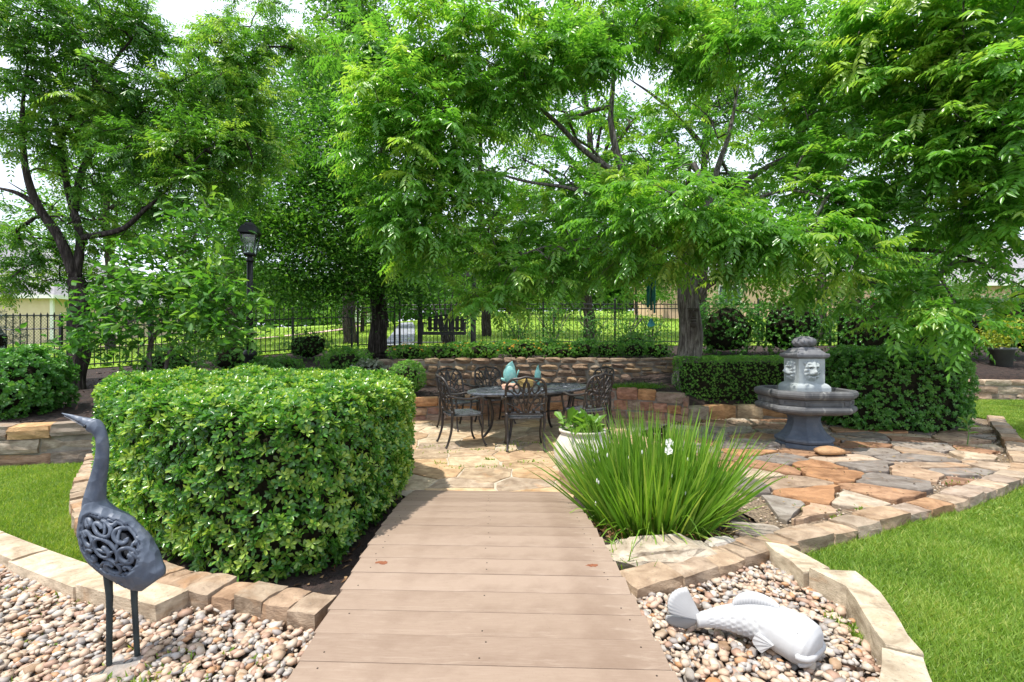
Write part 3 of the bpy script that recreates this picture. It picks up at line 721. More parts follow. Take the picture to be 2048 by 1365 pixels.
n = 60000; x = rng.uniform(-26, 26, n); y = 11 * (48 / 11) ** rng.random(n); ok = (y > yF(x) + .2); x, y = x[ok], y[ok]; n = len(x)
P = np.stack([x, y, H(x, y) + .01], 1); struct(leaf_obj('grass', [leaves(P, np.array((0, 0, 1.)) + randdir(n) * .6, randdir(n), rng.uniform(.05, .12, n), .006 + .0011 * y, 'grass', np.clip(rng.normal(.6, .2, n), 0, 1), .1)], M['grass']), 'stuff', 'sunlit grass on the rising lawn beyond the fence')
# weeds in the joints
wx, wy = [], []
rs = random.Random(8)
for _ in range(80):
    p = (rs.uniform(-1.3, 1.2), rs.uniform(4.5, 6.6)) if rs.random() < .25 else ((rs.uniform(1.9, 6), rs.uniform(3.5, 6.5)) if rs.random() < .6 else (rs.uniform(-3.2, -1.0), rs.uniform(1.9, 2.7)))
    k = rs.randint(14, 40); r = rs.uniform(.02, .09)
    wx += [p[0] + rs.gauss(0, r * 1.4) for _ in range(k)]; wy += [p[1] + rs.gauss(0, r * .6) for _ in range(k)]
for _ in range(500): a = rs.random(); wx.append(1.62 - .02 * a + rs.gauss(0, .02)); wy.append(2.05 + a * .35 + rs.gauss(0, .03))
wx, wy = np.array(wx), np.array(wy); ok = ~((wx > -.95) & (wx < .62) & (wy < 4.45)); wx, wy = wx[ok], wy[ok]; n = len(wx)
wz = np.where((wx > -1.9) & (wx < 1.6) & (wy > 4.3), .022, .02)
struct(leaf_obj('weeds', [leaves(np.stack([wx, wy, wz], 1), np.array((0, 0, .6)) + randdir(n), randdir(n), rng.uniform(.018, .05, n), rng.uniform(.004, .009, n), 'lance', rng.random(n))], M['grass']), 'stuff', 'small green weeds sprouting between the stones')

# ------------------------------------------------------------------ houses far behind
M['stucco'] = m_plain('beige stucco', (.62, .48, .34), (.68, .54, .40), 3, .9, bump=.15); M['peach'] = m_plain('peach wall', (.62, .40, .28), (.68, .46, .34), 3, .9, bump=.15)
M['brick'] = m_plain('far brick', (.42, .26, .20), (.52, .36, .29), 14, .9, bump=.2); M['shingle'] = m_plain('grey shingles', (.20, .19, .20), (.30, .29, .30), 6, .95, bump=.5, bscale=14)
M['white'] = m_plain('white paint', (.76, .75, .72), (.80, .79, .77), 4, .6, bump=.05); M['glass_dark'] = m_plain('window glass', (.03, .035, .04), (.05, .055, .06), 3, .08, bump=0)
M['red'] = m_plain('red paint', (.35, .03, .03), (.42, .05, .05), 5, .6, bump=.05)
def house(name, label, x0, x1, y0, y1, zb, ze, zr, wall, windows, gable=False):
    r = thing(name, label, 'house', ((x0 + x1) / 2, y0, zb)); o = .45
    MB().box(((x0 + x1) / 2, (y0 + y1) / 2, (zb + ze) / 2 - .3), (x1 - x0, y1 - y0, ze - zb + .6)).build('wall', wall, r)
    e = [(x0 - o, y0 - o, ze), (x1 + o, y0 - o, ze), (x1 + o, y1 + o, ze), (x0 - o, y1 + o, ze)]; ym = (y0 + y1) / 2; h = (y1 - y0) / 2
    rf = MB().add([(a, b, c + .002) for a, b, c in e] + [(x0 + (0 if gable else h) - o, ym, zr), (x1 - (0 if gable else h) + o, ym, zr)], [(0, 1, 5, 4), (1, 2, 5), (2, 3, 4, 5), (3, 0, 4), (3, 2, 1, 0)]).build('roof', M['shingle'], r)
    MB().box(((x0 + x1) / 2, y0 - o - .012, ze - .10), (x1 - x0 + 2 * o, .03, .20)).build('fascia', M['white'], rf)
    MB().box((x1 + o + .012, ym, ze - .10), (.03, y1 - y0 + 2 * o, .20)).build('fascia', M['white'], rf)
    for wx0, w, z, h_ in windows:
        wn = MB().box((wx0, y0 - .02, z), (w, .06, h_)).build('window', M['glass_dark'], r)
        f = MB()
        for dx, dz, sx, sz in ((0, h_ / 2, w + .16, .08), (0, -h_ / 2, w + .16, .08), (-w / 2, 0, .08, h_), (w / 2, 0, .08, h_), (0, 0, .05, h_)): f.box((wx0 + dx, y0 - .05, z + dz), (sx, .06, sz))
        f.build('window_frame', M['white'], wn)
    return r
h1 = house('house', 'beige stucco house with grey shingle roof behind the iron fence', -48, -25.6, 27, 37, 1.5, 3.95, 7.6, M['stucco'], [(-40, 1.6, 2.9, 1.3)])
MB().box((-25.65, 26.97, 2.6), (.18, .1, 2.5)).build('corner_board', M['white'], h1)
MB().add([(-46, 26.4, 4.4), (-27.6, 26.4, 4.4), (-36.8, 26.4, 10.6), (-46, 33, 4.4), (-27.6, 33, 4.4), (-36.8, 33, 10.6)], [(0, 1, 2), (1, 4, 5, 2), (4, 3, 5), (0, 2, 5, 3)]).build('gable', M['stucco'], h1)
MB().add([(-27.2, 26.1, 4.15), (-36.8, 26.1, 10.65), (-36.8, 33, 10.65), (-27.2, 33, 4.15), (-27.2, 26.1, 4.4), (-36.8, 26.1, 10.9), (-36.8, 33, 10.9), (-27.2, 33, 4.4)], [(0, 1, 5, 4), (4, 5, 6, 7), (0, 4, 7, 3), (3, 7, 6, 2), (0, 3, 2, 1)]).build('gable_roof', M['shingle'], h1)
house('house', 'peach house with grey roof glimpsed beside the gnarled trunk', 12.6, 30, 40, 50, 3.2, 6.85, 10.2, M['peach'], [(18, 1.8, 5.2, 1.5), (24, 1.8, 5.2, 1.5)])
house('house', 'brick house glimpsed through leaves at the edge of the lawn', 30, 46, 31, 40, 2.4, 5.1, 8.4, M['brick'], [(36, 1.6, 3.9, 1.3)])
h3 = house('house', 'small far white house at the top of the sunlit hill', -20.2, -16.4, 56, 60, 4.2, 6.7, 7.8, M['white'], [(-19.0, 1.2, 5.7, 1.1)])
MB().box((-16.9, 55.6, 5.5), (.35, .35, 2.3)).build('post', M['red'], h3)

# ------------------------------------------------------------------ heron statue
def m_metal(name, c1, c2, rough, metal=.0, bump=.25, bscale=35): return m_plain(name, c1, c2, 10, rough, metal, bump, bscale, .006)
def m_heron():
    g = NG('slate blue cast metal'); co = g.coord(); c = g.ramp(g.noise(co, 14, 7, .65), [(.3, (.060, .076, .105)), (.55, (.095, .115, .150)), (.75, (.15, .165, .19))])
    vo = g.n("ShaderNodeTexVoronoi"); vo.inputs['Scale'].default_value = 34; g.l(g.coord(scale=(1, 1, .55)), vo.inputs['Vector'])
    c = g.mix(g.ramp(g.noise(co, 45, 6, .7), [(.60, (0, 0, 0)), (.75, (.5, .5, .5))]), c, (.045, .05, .055))
    return g.done(g.pbr(c, .5, .15, g.bump(vo.outputs['Distance'], .55, .012), .5))
M['heron'] = m_heron(); M['heron_leg'] = m_metal('green patina leg', (.022, .032, .036), (.045, .060, .062), .5, .3); M['heron_dark'] = m_metal('dark eye and hollow shade', (.008, .008, .01), None, .2)
heron = thing('heron_statue', 'slate blue metal heron statue with scrolled openwork wings and raised beak', 'statue', (HERON_C[0], HERON_C[1], 0))
S_ = 2.05 / FPX
def HP(u, v, dy=0): return np.array(((u - CX) * S_, HERON_C[1] + dy, EYE - (v - CY) * S_))
# body axis runs from the breast (upper left) down to the tail; each ring: centre, half depth (towards camera), half height across
axis = [(188, 1002, .030, .030), (189, 1022, .046, .048), (198, 1045, .064, .078), (217, 1068, .078, .108), (236, 1092, .080, .118), (255, 1112, .074, .112), (272, 1130, .060, .096), (286, 1145, .048, .084), (297, 1155, .038, .070), (304, 1162, .026, .056)]
ad = np.array([(300 - 188) * S_, 0, -(1158 - 1002) * S_]); ad /= np.linalg.norm(ad); across = np.array((ad[2], 0, -ad[0])) * -1   # up-right
AX = [np.array(HP(a, b)) for a, b, _, _ in axis]; AD = [c for *_, c, _ in axis]; AH = [d for *_, d in axis]; ts = np.linspace(0, 1, len(axis))
def body(t, a, k=1.0):
    c = np.array([np.interp(t, ts, [p[i] for p in AX]) for i in range(3)]); d = np.interp(t, ts, AD) * k * .93; h = np.interp(t, ts, AH) * k * .92
    return c + np.array((0, -1, 0)) * d * math.cos(a) + across * h * math.sin(a)
NT, NA = 44, 48; V = []; F = []
for i in range(NT + 1):
    for j in range(NA):
        t = i / NT; a = 2 * math.pi * j / NA; k = 1 + (.02 * math.sin(26 * t + 3 * math.sin(a)) if t > .55 or math.sin(a) < -.35 else 0); V.append(body(t, a, k))
for i in range(NT):
    for j in range(NA):
        t = (i + .5) / NT; a = 2 * math.pi * (j + .5) / NA; sa = math.sin(a); ca = abs(math.cos(a))
        hole = ((t - .42) / .29) ** 2 + ((sa - .18) / .78) ** 2 < 1 and ca > .10
        if not hole: F.append((i * NA + j, i * NA + (j + 1) % NA, (i + 1) * NA + (j + 1) % NA, (i + 1) * NA + j))
F.append(tuple(range(NA - 1, -1, -1))); F.append(tuple(NT * NA + j for j in range(NA)))
bo = obj('body', py_mesh('body', V, F, True), M['heron'], heron); sm = bo.modifiers.new('shell', 'SOLIDIFY'); sm.thickness = .012; sm.offset = -1
MB().loft([[body(t, a, .80) for a in np.linspace(0, 6.2832, 25)[:-1]] for t in np.linspace(.06, .9, 16)]).build('hollow_shade_fill', M['heron_dark'], heron, True)  # dark body added inside, painting the shade seen through the openwork
scr = MB()
for sgn in (1, -1):
    def q(t, s): a = math.asin(max(-.98, min(.98, s))); a = a if sgn > 0 else math.pi - a; return body(t, a, 1.005 if t < .7 else 1.035)
    def spiral(t0, s0, r, turns, ph, d=1): return [q(t0 + r * .44 * (1 - k / 26 * .78) * math.cos(ph + d * turns * 6.28 * k / 26), s0 + r * 1.25 * (1 - k / 26 * .78) * math.sin(ph + d * turns * 6.28 * k / 26)) for k in range(27)]
    for a in ((.43, .08, .30, 1.4, 0, 1), (.28, .46, .24, 1.2, 2.0, -1), (.58, .46, .24, 1.2, 1.0, 1), (.28, -.18, .22, 1.1, 4.0, 1), (.57, -.22, .24, 1.2, 2.6, -1), (.43, .74, .24, 1.1, .3, 1), (.27, .80, .16, 1, 3, -1), (.66, .12, .15, 1, 5, 1), (.20, .12, .15, 1, 1, 1), (.42, -.46, .16, 1, 2, 1), (.60, .80, .14, 1, 4, 1)): scr.tube(spiral(*a), .0105, 6, .7)
    for t_ in (.29, .42, .56): scr.tube([q(t_ + .06 * math.sin(s * 5), s) for s in np.linspace(-.5, .93, 14)], .007, 5)
    scr.tube([q(.42 + .295 * math.cos(x), .18 + .78 * math.sin(x)) for x in np.linspace(0, 6.2832, 48)], .008, 6)
    # feather ridges behind the openwork and on the belly
    for r0 in (.72, .77, .82, .87, .92): scr.tube([q(r0 + .02 * math.cos(s * 11), s) for s in np.linspace(-.75, .8, 18)], .0095, 5)
    for t0 in np.linspace(.16, .84, 15): scr.tube([q(t0 + .03 * k, -.62 - .12 * k) for k in range(4)] + [q(t0 + .12, -.97) + np.array((0, 0, -.012))], [.013, .014, .013, .010, .004], 6)
scr.build('scrollwork', M['heron'], heron, True)
nk = spline([(192, 1034), (189, 1005), (194, 970), (202, 930), (205, 895), (202, 872), (193, 856), (180, 848)], 6); nr_ = np.interp(np.linspace(0, 1, len(nk)), [0, .15, .35, .55, .7, .82, .92, 1], [.046, .041, .029, .0225, .0215, .026, .031, .024])
nkm = MB().tube([HP(p[0], p[1]) for p in nk], list(nr_), 16).build('neck', M['heron'], heron, True)
bk = spline([(186, 850), (172, 844), (158, 839), (142, 833), (124, 827)], 5); MB().tube([HP(p[0], p[1]) for p in bk], list(np.interp(np.linspace(0, 1, len(bk)), [0, .3, .7, 1], [.027, .017, .009, .002])), 12).build('beak', M['heron'], heron, True)
MB().tube([HP(186, 858, -.018), HP(160, 846, -.010), HP(130, 832, -.004)], [.002, .0016, .001], 5).build('beak_line', M['heron'], nkm)
for sgn in (-1, 1):
    e = MB(); c = HP(181, 851, sgn * .027); rings = [[c + np.array((.008 * math.sin(f) * math.cos(t), sgn * .006 * math.cos(f), .008 * math.sin(f) * math.sin(t))) for t in np.linspace(0, 5.6, 9)] for f in (.2, .8, 1.5)]
    e.loft(rings).build('eye', M['heron_dark'], nkm, True)
for (ua, va), (uk, vk), (ub, vb), dy, sp in (((221, 1110), (227, 1190), (226, 1338), -.02, 1), ((252, 1130), (252, 1210), (258, 1322), .045, -1)):
    pts = []; rad = []
    for i in range(61):
        t = i / 60; u = np.interp(t, (0, .38, 1), (ua, uk, ub)); v = np.interp(t, (0, .38, 1), (va, vk, vb)); pts.append(HP(u, v, dy)); base = np.interp(t, (0, .2, .38, .45, 1), (.021, .016, .0125, .0115, .0105)); rad.append(base * (1 + (.10 if i % 2 and t > .36 else 0)))
    pts.append(np.array((pts[-1][0], pts[-1][1], .015))); rad.append(.013)
    MB().tube(pts, rad, 10).build('leg', M['heron_leg'], heron, True)
    f = MB(); b = pts[-1]
    for an, l in ((-2.6, .085), (-2.05, .095), (-1.5, .08), (.9, .05)): f.tube([b + np.array((0, 0, .012)), b + np.array((math.cos(an) * l * .5, math.sin(an) * l * .5, .014)), b + np.array((math.cos(an) * l, math.sin(an) * l, -.002))], [.012, .009, .004], 6)
    f.build('foot', M['heron_leg'], heron, True)
rk = pebble_mesh(91, 3); o = obj('base_rock', rk, M['stone'], heron, color=(.42, .42, .43)); o.location = (HERON_C[0] + .0, HERON_C[1] + .0, .004); o.scale = (.25, .18, .07); o.rotation_euler.z = .3

# ------------------------------------------------------------------ white fish statue
M['white_stone'] = m_plain('white painted concrete', (.43, .43, .43), (.49, .49, .49), 12, .75, bump=.2, bscale=120, bdist=.003)
fish = thing('fish_statue', 'white painted concrete fish statue lying on the pebbles', 'statue', (FISH_C[0], FISH_C[1], .03))
sp_ = spline([(.80, 2.24, .095), (.90, 2.25, .10), (1.00, 2.24, .105), (1.10, 2.20, .11), (1.19, 2.13, .11), (1.26, 2.05, .10), (1.305, 1.99, .085)], 16); N_ = len(sp_)
tt = np.linspace(0, 1, N_); wid = np.interp(tt, [0, .12, .3, .5, .68, .82, .92, .97, 1], [.030, .040, .060, .086, .110, .120, .114, .094, .055]); hei = np.interp(tt, [0, .12, .3, .5, .68, .82, .92, .97, 1], [.038, .046, .070, .098, .118, .122, .110, .086, .048])
def frame(i):
    t = np.array(sp_[min(i + 1, N_ - 1)]) - np.array(sp_[max(i - 1, 0)]); t /= np.linalg.norm(t); s = np.cross(t, (0, 0, 1)); s /= np.linalg.norm(s); return t, s, np.cross(s, t)
def fpt(i, a, k=1): t, s, n_ = frame(i); return np.array(sp_[i]) + s * wid[i] * k * math.cos(a) + n_ * hei[i] * k * (math.sin(a) * (1 if math.sin(a) > 0 else .85))
NA = 72; V = []; F = []
for i in range(N_):
    for j in range(NA):
        a = 2 * math.pi * j / NA; t = tt[i]; k = 1.0
        if .07 < t < .60 and math.sin(a) < .75 and math.sin(a) > -.75:      # scale relief
            row = (t * 20) % 1; sh = (int(t * 20) % 2) * math.pi; e_ = abs(math.sin((a * 16 + sh) / 2)); k += .11 * max(0, 1 - row) * (.25 + .75 * (e_ > .35)) * (1 if row > .12 * (1 - e_) else .4)
        if abs(t - .635) < .02: k -= .02
        V.append(fpt(i, a, k))
for i in range(N_ - 1):
    for j in range(NA): F.append((i * NA + j, i * NA + (j + 1) % NA, (i + 1) * NA + (j + 1) % NA, (i + 1) * NA + j))
F.append(tuple(range(NA))[::-1]); F.append(tuple((N_ - 1) * NA + j for j in range(NA)))
obj('body', py_mesh('body', V, F, True), M['white_stone'], fish)
# tail fan: two ribbed lobes, one up and one down towards the viewer
for sgn, name in ((1, 'tail_fin'), (-1, 'tail_fin')):
    n1, n2 = 20, 8; V = []; F = []
    base = np.array((.835, 2.242, .098)); ax = np.array((-1, .15, .0))
    for side in (1, -1):
        for i in range(n1 + 1):
            for j in range(n2 + 1):
                a = sgn * (.10 + 1.0 * i / n1); r = .175 * (j / n2) * (1 + .15 * math.sin(i / n1 * 3.1)); th = .013 * (1 - .35 * j / n2) + .0045 * math.cos(i * math.pi) * (j / n2)
                p = base + np.array((-math.cos(a) * r, -.16 * r * sgn * (1 if sgn < 0 else -.4) * 2.2, math.sin(a) * r * (1.0 if sgn > 0 else .5))); V.append(p + np.array((.1, -1, .15)) * th * side)
    o_ = (n1 + 1) * (n2 + 1)
    for i in range(n1):
        for j in range(n2):
            a = i * (n2 + 1) + j; F.append((a, a + 1, a + n2 + 2, a + n2 + 1)); F.append((a + o_, a + n2 + 1 + o_, a + n2 + 2 + o_, a + 1 + o_))
    for i in range(n1): a = i * (n2 + 1) + n2; F.append((a, a + o_, a + n2 + 1 + o_, a + n2 + 1))
    for j in range(n2): F.append((j, j + o_, j + 1 + o_, j + 1)); a = n1 * (n2 + 1) + j; F.append((a, a + 1, a + 1 + o_, a + o_))
    obj(name, py_mesh(name, V, F, True), M['white_stone'], fish)
df = MB(); i0, i1 = int(N_ * .34), int(N_ * .66); rings = []
for i in range(i0, i1 + 1):
    t = (i - i0) / (i1 - i0); top = fpt(i, math.pi / 2, 1); _, s, n_ = frame(i); h = .055 * math.sin(math.pi * t ** .8) ** .7 + .004; w_ = .013 + .003 * (i % 2)
    rings.append([top - s * w_ - n_ * .02, top + s * w_ - n_ * .02, top + s * w_ * .5 + n_ * h, top - s * w_ * .5 + n_ * h])
df.loft(rings).build('dorsal_fin', M['white_stone'], fish, True)
for sgn in (1, -1):
    pf = MB(); i = int(N_ * .68); c = fpt(i, (-.25 if sgn > 0 else math.pi + .25), .96); t, s, n_ = frame(i); rings = []
    for k in range(9):
        a = -.9 + 1.3 * k / 8; d = -t * math.cos(a) + np.array((0, 0, math.sin(a))) * .9 + s * sgn * .12; d /= np.linalg.norm(d); r = .10 * (1 - .2 * abs(k - 4) / 4); w_ = .014 + .004 * (k % 2)
        rings.append([c - s * w_, c + s * w_, c + d * r + s * w_ * .6, c + d * r - s * w_ * .6])
    pf.loft(rings).build('pectoral_fin', M['white_stone'], fish)
for k_, (ang, rad_, out_) in enumerate(((-.10, .017, 1.0), (-.62, .013, 1.0))):
    i0_ = int(N_ * (.86 if k_ == 0 else .89)); idx = list(range(i0_, N_ - 1, 2)); pts = [fpt(i, ang, out_) for i in idx] + [fpt(i, math.pi - ang, out_) for i in idx[::-1]]
    MB().tube(pts, [.003] + [rad_] * (len(pts) - 2) + [.003], 8).build('lip', M['white_stone'], fish, True)
for sgn in (1, -1):
    c = fpt(int(N_ * .83), math.pi / 2 - sgn * .8, .99); MB().lathe([(.006, -.006), (.006, .001), (.003, .003)], 10, c).build('eye', M['white_stone'], fish, True)
for ch_ in fish.children:
    ch_.data.transform(Matrix.Translation((1.06, 2.16, .0)) @ Matrix.Diagonal((.84, .86, .88, 1)) @ Matrix.Translation((-1.06, -2.16, .0)) @ Matrix.Translation((.01, 0, .03)))
# loose rocks
def rock(name, label, mesh, loc, scale, rz, col, mat='stone'):
    o = obj(name, mesh, M[mat], None, loc, col); o.scale = scale; o.rotation_euler.z = rz; return tag(o, label, 'rock')
rock('rock', 'dark square rock behind the tail of the white fish', rough_block(81, .07, 3, .25), (.885, 2.40, .05), (.10, .08, .09), .5, (.16, .13, .11))
rock('boulder', 'broad pale limestone boulder in front of the grassy clump', rough_block(82, .10, 4, .5), (.93, 3.02, .03), (.62, .36, .22), .12, (.58, .53, .45))
rock('rock', 'small white rock beside the grassy clump', rough_block(83, .08, 3, .4), (1.36, 3.14, .06), (.20, .11, .12), .2, (.62, .60, .57))
rock('rock', 'flat tan stone between the footbridge end and the urn', rough_block(84, .08, 3, .3), (.56, 4.52, .08), (.16, .34, .26), .25, (.46, .36, .27))
rock('rock', 'small round orange stone at the foot of the fountain', pebble_mesh(92, 2), (3.80, 5.80, .085), (.34, .20, .10), .1, (.52, .33, .19))
rock('rock', 'striped flat rock between clump and edging', rough_block(85, .06, 3, .3), (1.72, 3.42, .04), (.34, .20, .10), -.3, (.44, .40, .36))

# ------------------------------------------------------------------ fountain
def m_fount(name, c1, c2, stain=.5):
    g = NG(name); co = g.coord(); c = g.ramp(g.noise(co, 6, 6), [(.35, c1), (.65, c2)])
    c = g.mix(g.ramp(g.noise(g.coord(scale=(1, 1, .25)), 9, 7, .65), [(.55, (0, 0, 0)), (.72, (stain,) * 3)]), c, (.42, .41, .38))
    c = g.mix(g.ramp(g.noise(co, 14, 7, .7, 1), [(.60, (0, 0, 0)), (.70, (.6, .6, .6))]), c, (.05, .05, .055))
    return g.done(g.pbr(c, .75, 0, g.bump(g.noise(co, 70, 6, .6), .35, .008), .35))
M['f_ped'] = m_fount('blue grey cast stone', (.075, .095, .125), (.12, .145, .18), .12); M['f_basin'] = m_fount('weathered grey cast stone', (.065, .066, .07), (.125, .125, .125), .7); M['f_pillar'] = m_fount('pale grey cast stone', (.30, .33, .33), (.40, .43, .43), .35); M['f_cap'] = m_fount('grey cast stone cap', (.11, .11, .12), (.18, .18, .19), .4)
FX, FY = 3.84, 6.36
fo = thing('fountain', 'grey cast stone fountain with octagonal basin and lion head pillar', 'fountain', (FX, FY, 0)); FC = (FX, FY, 0); R8 = math.pi / 8
MB().lathe([(.335, .02), (.335, .075), (.32, .085)], 8, FC, R8).build('plinth', M['f_ped'], fo)
MB().lathe([(.31, .085), (.34, .10), (.35, .125), (.34, .15), (.31, .165), (.275, .19), (.235, .24), (.205, .30), (.192, .35), (.19, .39), (.20, .42), (.24, .445), (.24, .46)], 8, FC, R8).build('pedestal', M['f_ped'], fo)
def cut_square(w, c, z): return [(FX + a * w, FY + b * w, z) for a, b in ((-1 + c, -1), (1 - c, -1), (1, -1 + c), (1, 1 - c), (1 - c, 1), (-1 + c, 1), (-1, 1 - c), (-1, -1 + c))]
prof = [(a_ * .80, b_) for a_, b_ in [(.30, .45), (.42, .465), (.55, .49), (.605, .505), (.625, .53), (.628, .55), (.615, .575), (.580, .592), (.575, .60), (.575, .665), (.585, .672), (.615, .685), (.635, .71), (.640, .735), (.632, .76), (.605, .778), (.565, .780), (.545, .768), (.535, .70), (.45, .66)]]
MB().loft([cut_square(w, .42, z) for w, z in prof]).build('basin', M['f_basin'], fo)
# raised frames round the sunk side panels of the basin
bp = MB()
cs = cut_square(.4616, .42, 0)
for i in range(8):
    a, b = Vector(cs[i]), Vector(cs[(i + 1) % 8]); e = (b - a).normalized(); nn = Vector((e.y, -e.x, 0)); l = (b - a).length
    for (s0, s1, zz0, zz1) in ((.0, .05, .603, .664), (l - .05, l, .603, .664), (.05, l - .05, .603, .612), (.05, l - .05, .655, .664)):
        m = a + e * (s0 + s1) / 2 + nn * .004; bp.box((m.x, m.y, (zz0 + zz1) / 2), (s1 - s0, .014, zz1 - zz0), Matrix.Rotation(math.atan2(e.y, e.x), 3, 'Z'))
bp.build('panel_frame', M['f_basin'], fo)
def sq(w, z, r=.0): return [(FX + a * w, FY + b * w, z) for a, b in ((-1, -1), (1, -1), (1, 1), (-1, 1))]
MB().loft([sq(.218, .70), sq(.218, .80), sq(.210, .822), sq(.194, .842), sq(.176, .855)]).build('pillar_foot', M['f_pillar'], fo)
MB().loft([sq(.168, .853), sq(.168, 1.178)]).build('pillar', M['f_pillar'], fo)
MB().loft([sq(.17, 1.172), sq(.192, 1.185), sq(.206, 1.20), sq(.209, 1.222), (sq(.202, 1.238)), sq(.180, 1.243), sq(.135, 1.285), sq(.132, 1.30), sq(.105, 1.305), sq(.095, 1.318)]).build('cap', M['f_cap'], fo)
fn = MB(); rings = []
for i in range(15):
    f = math.pi * (i / 14); z = 1.385 - .072 * math.cos(f); r0 = .125 * math.sin(f) ** .8 + .012
    rings.append([(FX + r0 * (1 + .10 * math.cos(10 * t + i * 1.3) * math.sin(f) + .05 * math.sin(17 * t + i)) * math.cos(t), FY + r0 * (1 + .10 * math.cos(10 * t + i * 1.3) * math.sin(f)) * math.sin(t), z + .006 * math.sin(9 * t + i * 2)) for t in np.linspace(0, 2 * math.pi, 41)[:-1]])
fn.loft(rings).lathe([(.085, 1.315), (.085, 1.325), (.07, 1.335)], 20, FC); fn.build('finial', M['f_cap'], fo, True)
def lion_h(x, z):
    g = lambda cx, cz, sx, sz, h: h * math.exp(-((x - cx) / sx) ** 2 - ((z - cz) / sz) ** 2)
    r = math.hypot(x / .092, (z + .0) / .128); an = math.atan2(x, z); h = 0
    if r < 1: h += .022 * (1 - r ** 6) + .009 * math.cos(an * 11 + 5 * r) * max(0, min(1, (r - .55) * 5)) * (1 - r ** 6)
    h += g(0, .015, .055, .065, .022) + g(0, .030, .016, .05, .020) + g(-.032, .055, .022, .012, .014) + g(.032, .055, .022, .012, .014) + g(0, -.010, .024, .016, .022) + g(-.022, -.034, .022, .018, .022) + g(.022, -.034, .022, .018, .022) + g(0, -.078, .028, .018, .018)
    h -= g(-.030, .032, .015, .010, .022) + g(.030, .032, .015, .010, .022) + g(0, -.058, .034, .008, .024)
    h += g(-.066, .088, .020, .020, .022) + g(.066, .088, .020, .020, .022) - g(-.066, .088, .009, .009, .016) - g(.066, .088, .009, .009, .016)
    return h if (r < 1.0 or h > .006) else 0
NX, NZ = 46, 60
for k, rz in enumerate((0, -math.pi / 2, math.pi / 2, math.pi)):
    V = []; F = []; R = Matrix.Rotation(rz, 3, 'Z')
    for j in range(NZ + 1):
        for i in range(NX + 1):
            x = -.125 + .25 * i / NX; z = -.155 + .31 * j / NZ; h = lion_h(x * .85, z * .93); p = R @ Vector((x, -.167 - h * 1.5 + (0 if h > 0 else .004), 0)); V.append((FX + p.x, FY + p.y, 1.018 + z))
    for j in range(NZ):
        for i in range(NX): a = j * (NX + 1) + i; F.append((a, a + 1, a + NX + 2, a + NX + 1))
    obj('lion_head', py_mesh('lion_head', V, F, True), M['f_pillar'], fo)

# ------------------------------------------------------------------ table and chairs
def m_cast(name, c1, c2, rough, metal):
    g = NG(name); co = g.coord(); c = g.ramp(g.noise(co, 16, 6), [(.35, c1), (.65, c2)])
    r = g.ramp(g.noise(co, 9, 5), [(.35, (rough - .10,) * 3), (.65, (rough + .12,) * 3)])
    return g.done(g.pbr(c, r, metal, g.bump(g.noise(co, 90, 5), .2, .004), .5))
M['cast'] = m_cast('dark cast aluminium', (.035, .031, .030), (.075, .066, .060), .42, .55); M['cast_top'] = m_cast('table casting', (.07, .078, .088), (.15, .16, .178), .28, .45)
TC = (.28, 7.08); TA = math.radians(38); TZ = .72
tb = thing('dining_table', 'oval dark cast metal dining table with fish ornaments on it', 'table', (TC[0], TC[1], .02))
def ell(a, b, z, n=56): return [(TC[0] + a * math.cos(t) * math.cos(TA) - b * math.sin(t) * math.sin(TA), TC[1] + a * math.cos(t) * math.sin(TA) + b * math.sin(t) * math.cos(TA), z) for t in np.linspace(0, 2 * math.pi, n + 1)[:-1]]
MB().loft([ell(.99, .47, TZ - .055), ell(1.045, .53, TZ - .05), ell(1.06, .545, TZ - .025), ell(1.05, .535, TZ - .004), ell(1.02, .505, TZ), ell(.5, .2, TZ + .001)]).build('table_top', M['cast_top'], tb)
MB().loft([ell(.80, .36, TZ - .11), ell(.80, .36, TZ - .052)]).build('apron', M['cast'], tb)
orn = MB()
for rr in (.90, .72, .50): orn.tube([Vector(p) for p in ell(1.02 * rr, .505 * rr, TZ + .002)] + [Vector(ell(1.02 * rr, .505 * rr, TZ + .002)[0])], .008, 5)
for k in range(22):
    t = 2 * math.pi * k / 22; a = lambda r, tt_: Vector((TC[0] + 1.02 * r * math.cos(tt_) * math.cos(TA) - .505 * r * math.sin(tt_) * math.sin(TA), TC[1] + 1.02 * r * math.cos(tt_) * math.sin(TA) + .505 * r * math.sin(tt_) * math.cos(TA), TZ + .002)); orn.tube([a(.52, t), a(.6, t + .08), a(.72, t - .02), a(.9, t + .1)], .007, 5)
orn.build('relief', M['cast_top'], tb)
for sx, sy in ((-1, -1), (1, -1), (1, 1), (-1, 1)):
    lx = lambda a, b: (TC[0] + a * math.cos(TA) - b * math.sin(TA), TC[1] + a * math.sin(TA) + b * math.cos(TA))
    pts = [(*lx(sx * a, sy * b), z) for a, b, z in ((.60, .24, TZ - .06), (.58, .235, .55), (.54, .22, .36), (.56, .23, .18), (.63, .27, .06), (.67, .29, .035))]
    MB().tube(spline(pts, 6), list(np.interp(np.linspace(0, 1, 31), [0, .3, .6, .9, 1], [.030, .026, .020, .019, .024])), 8).build('leg', M['cast'], tb, True)
MB().tube([(*lx(-.54, 0), .34), (*lx(.54, 0), .34)], .014, 6).build('stretcher', M['cast'], tb)

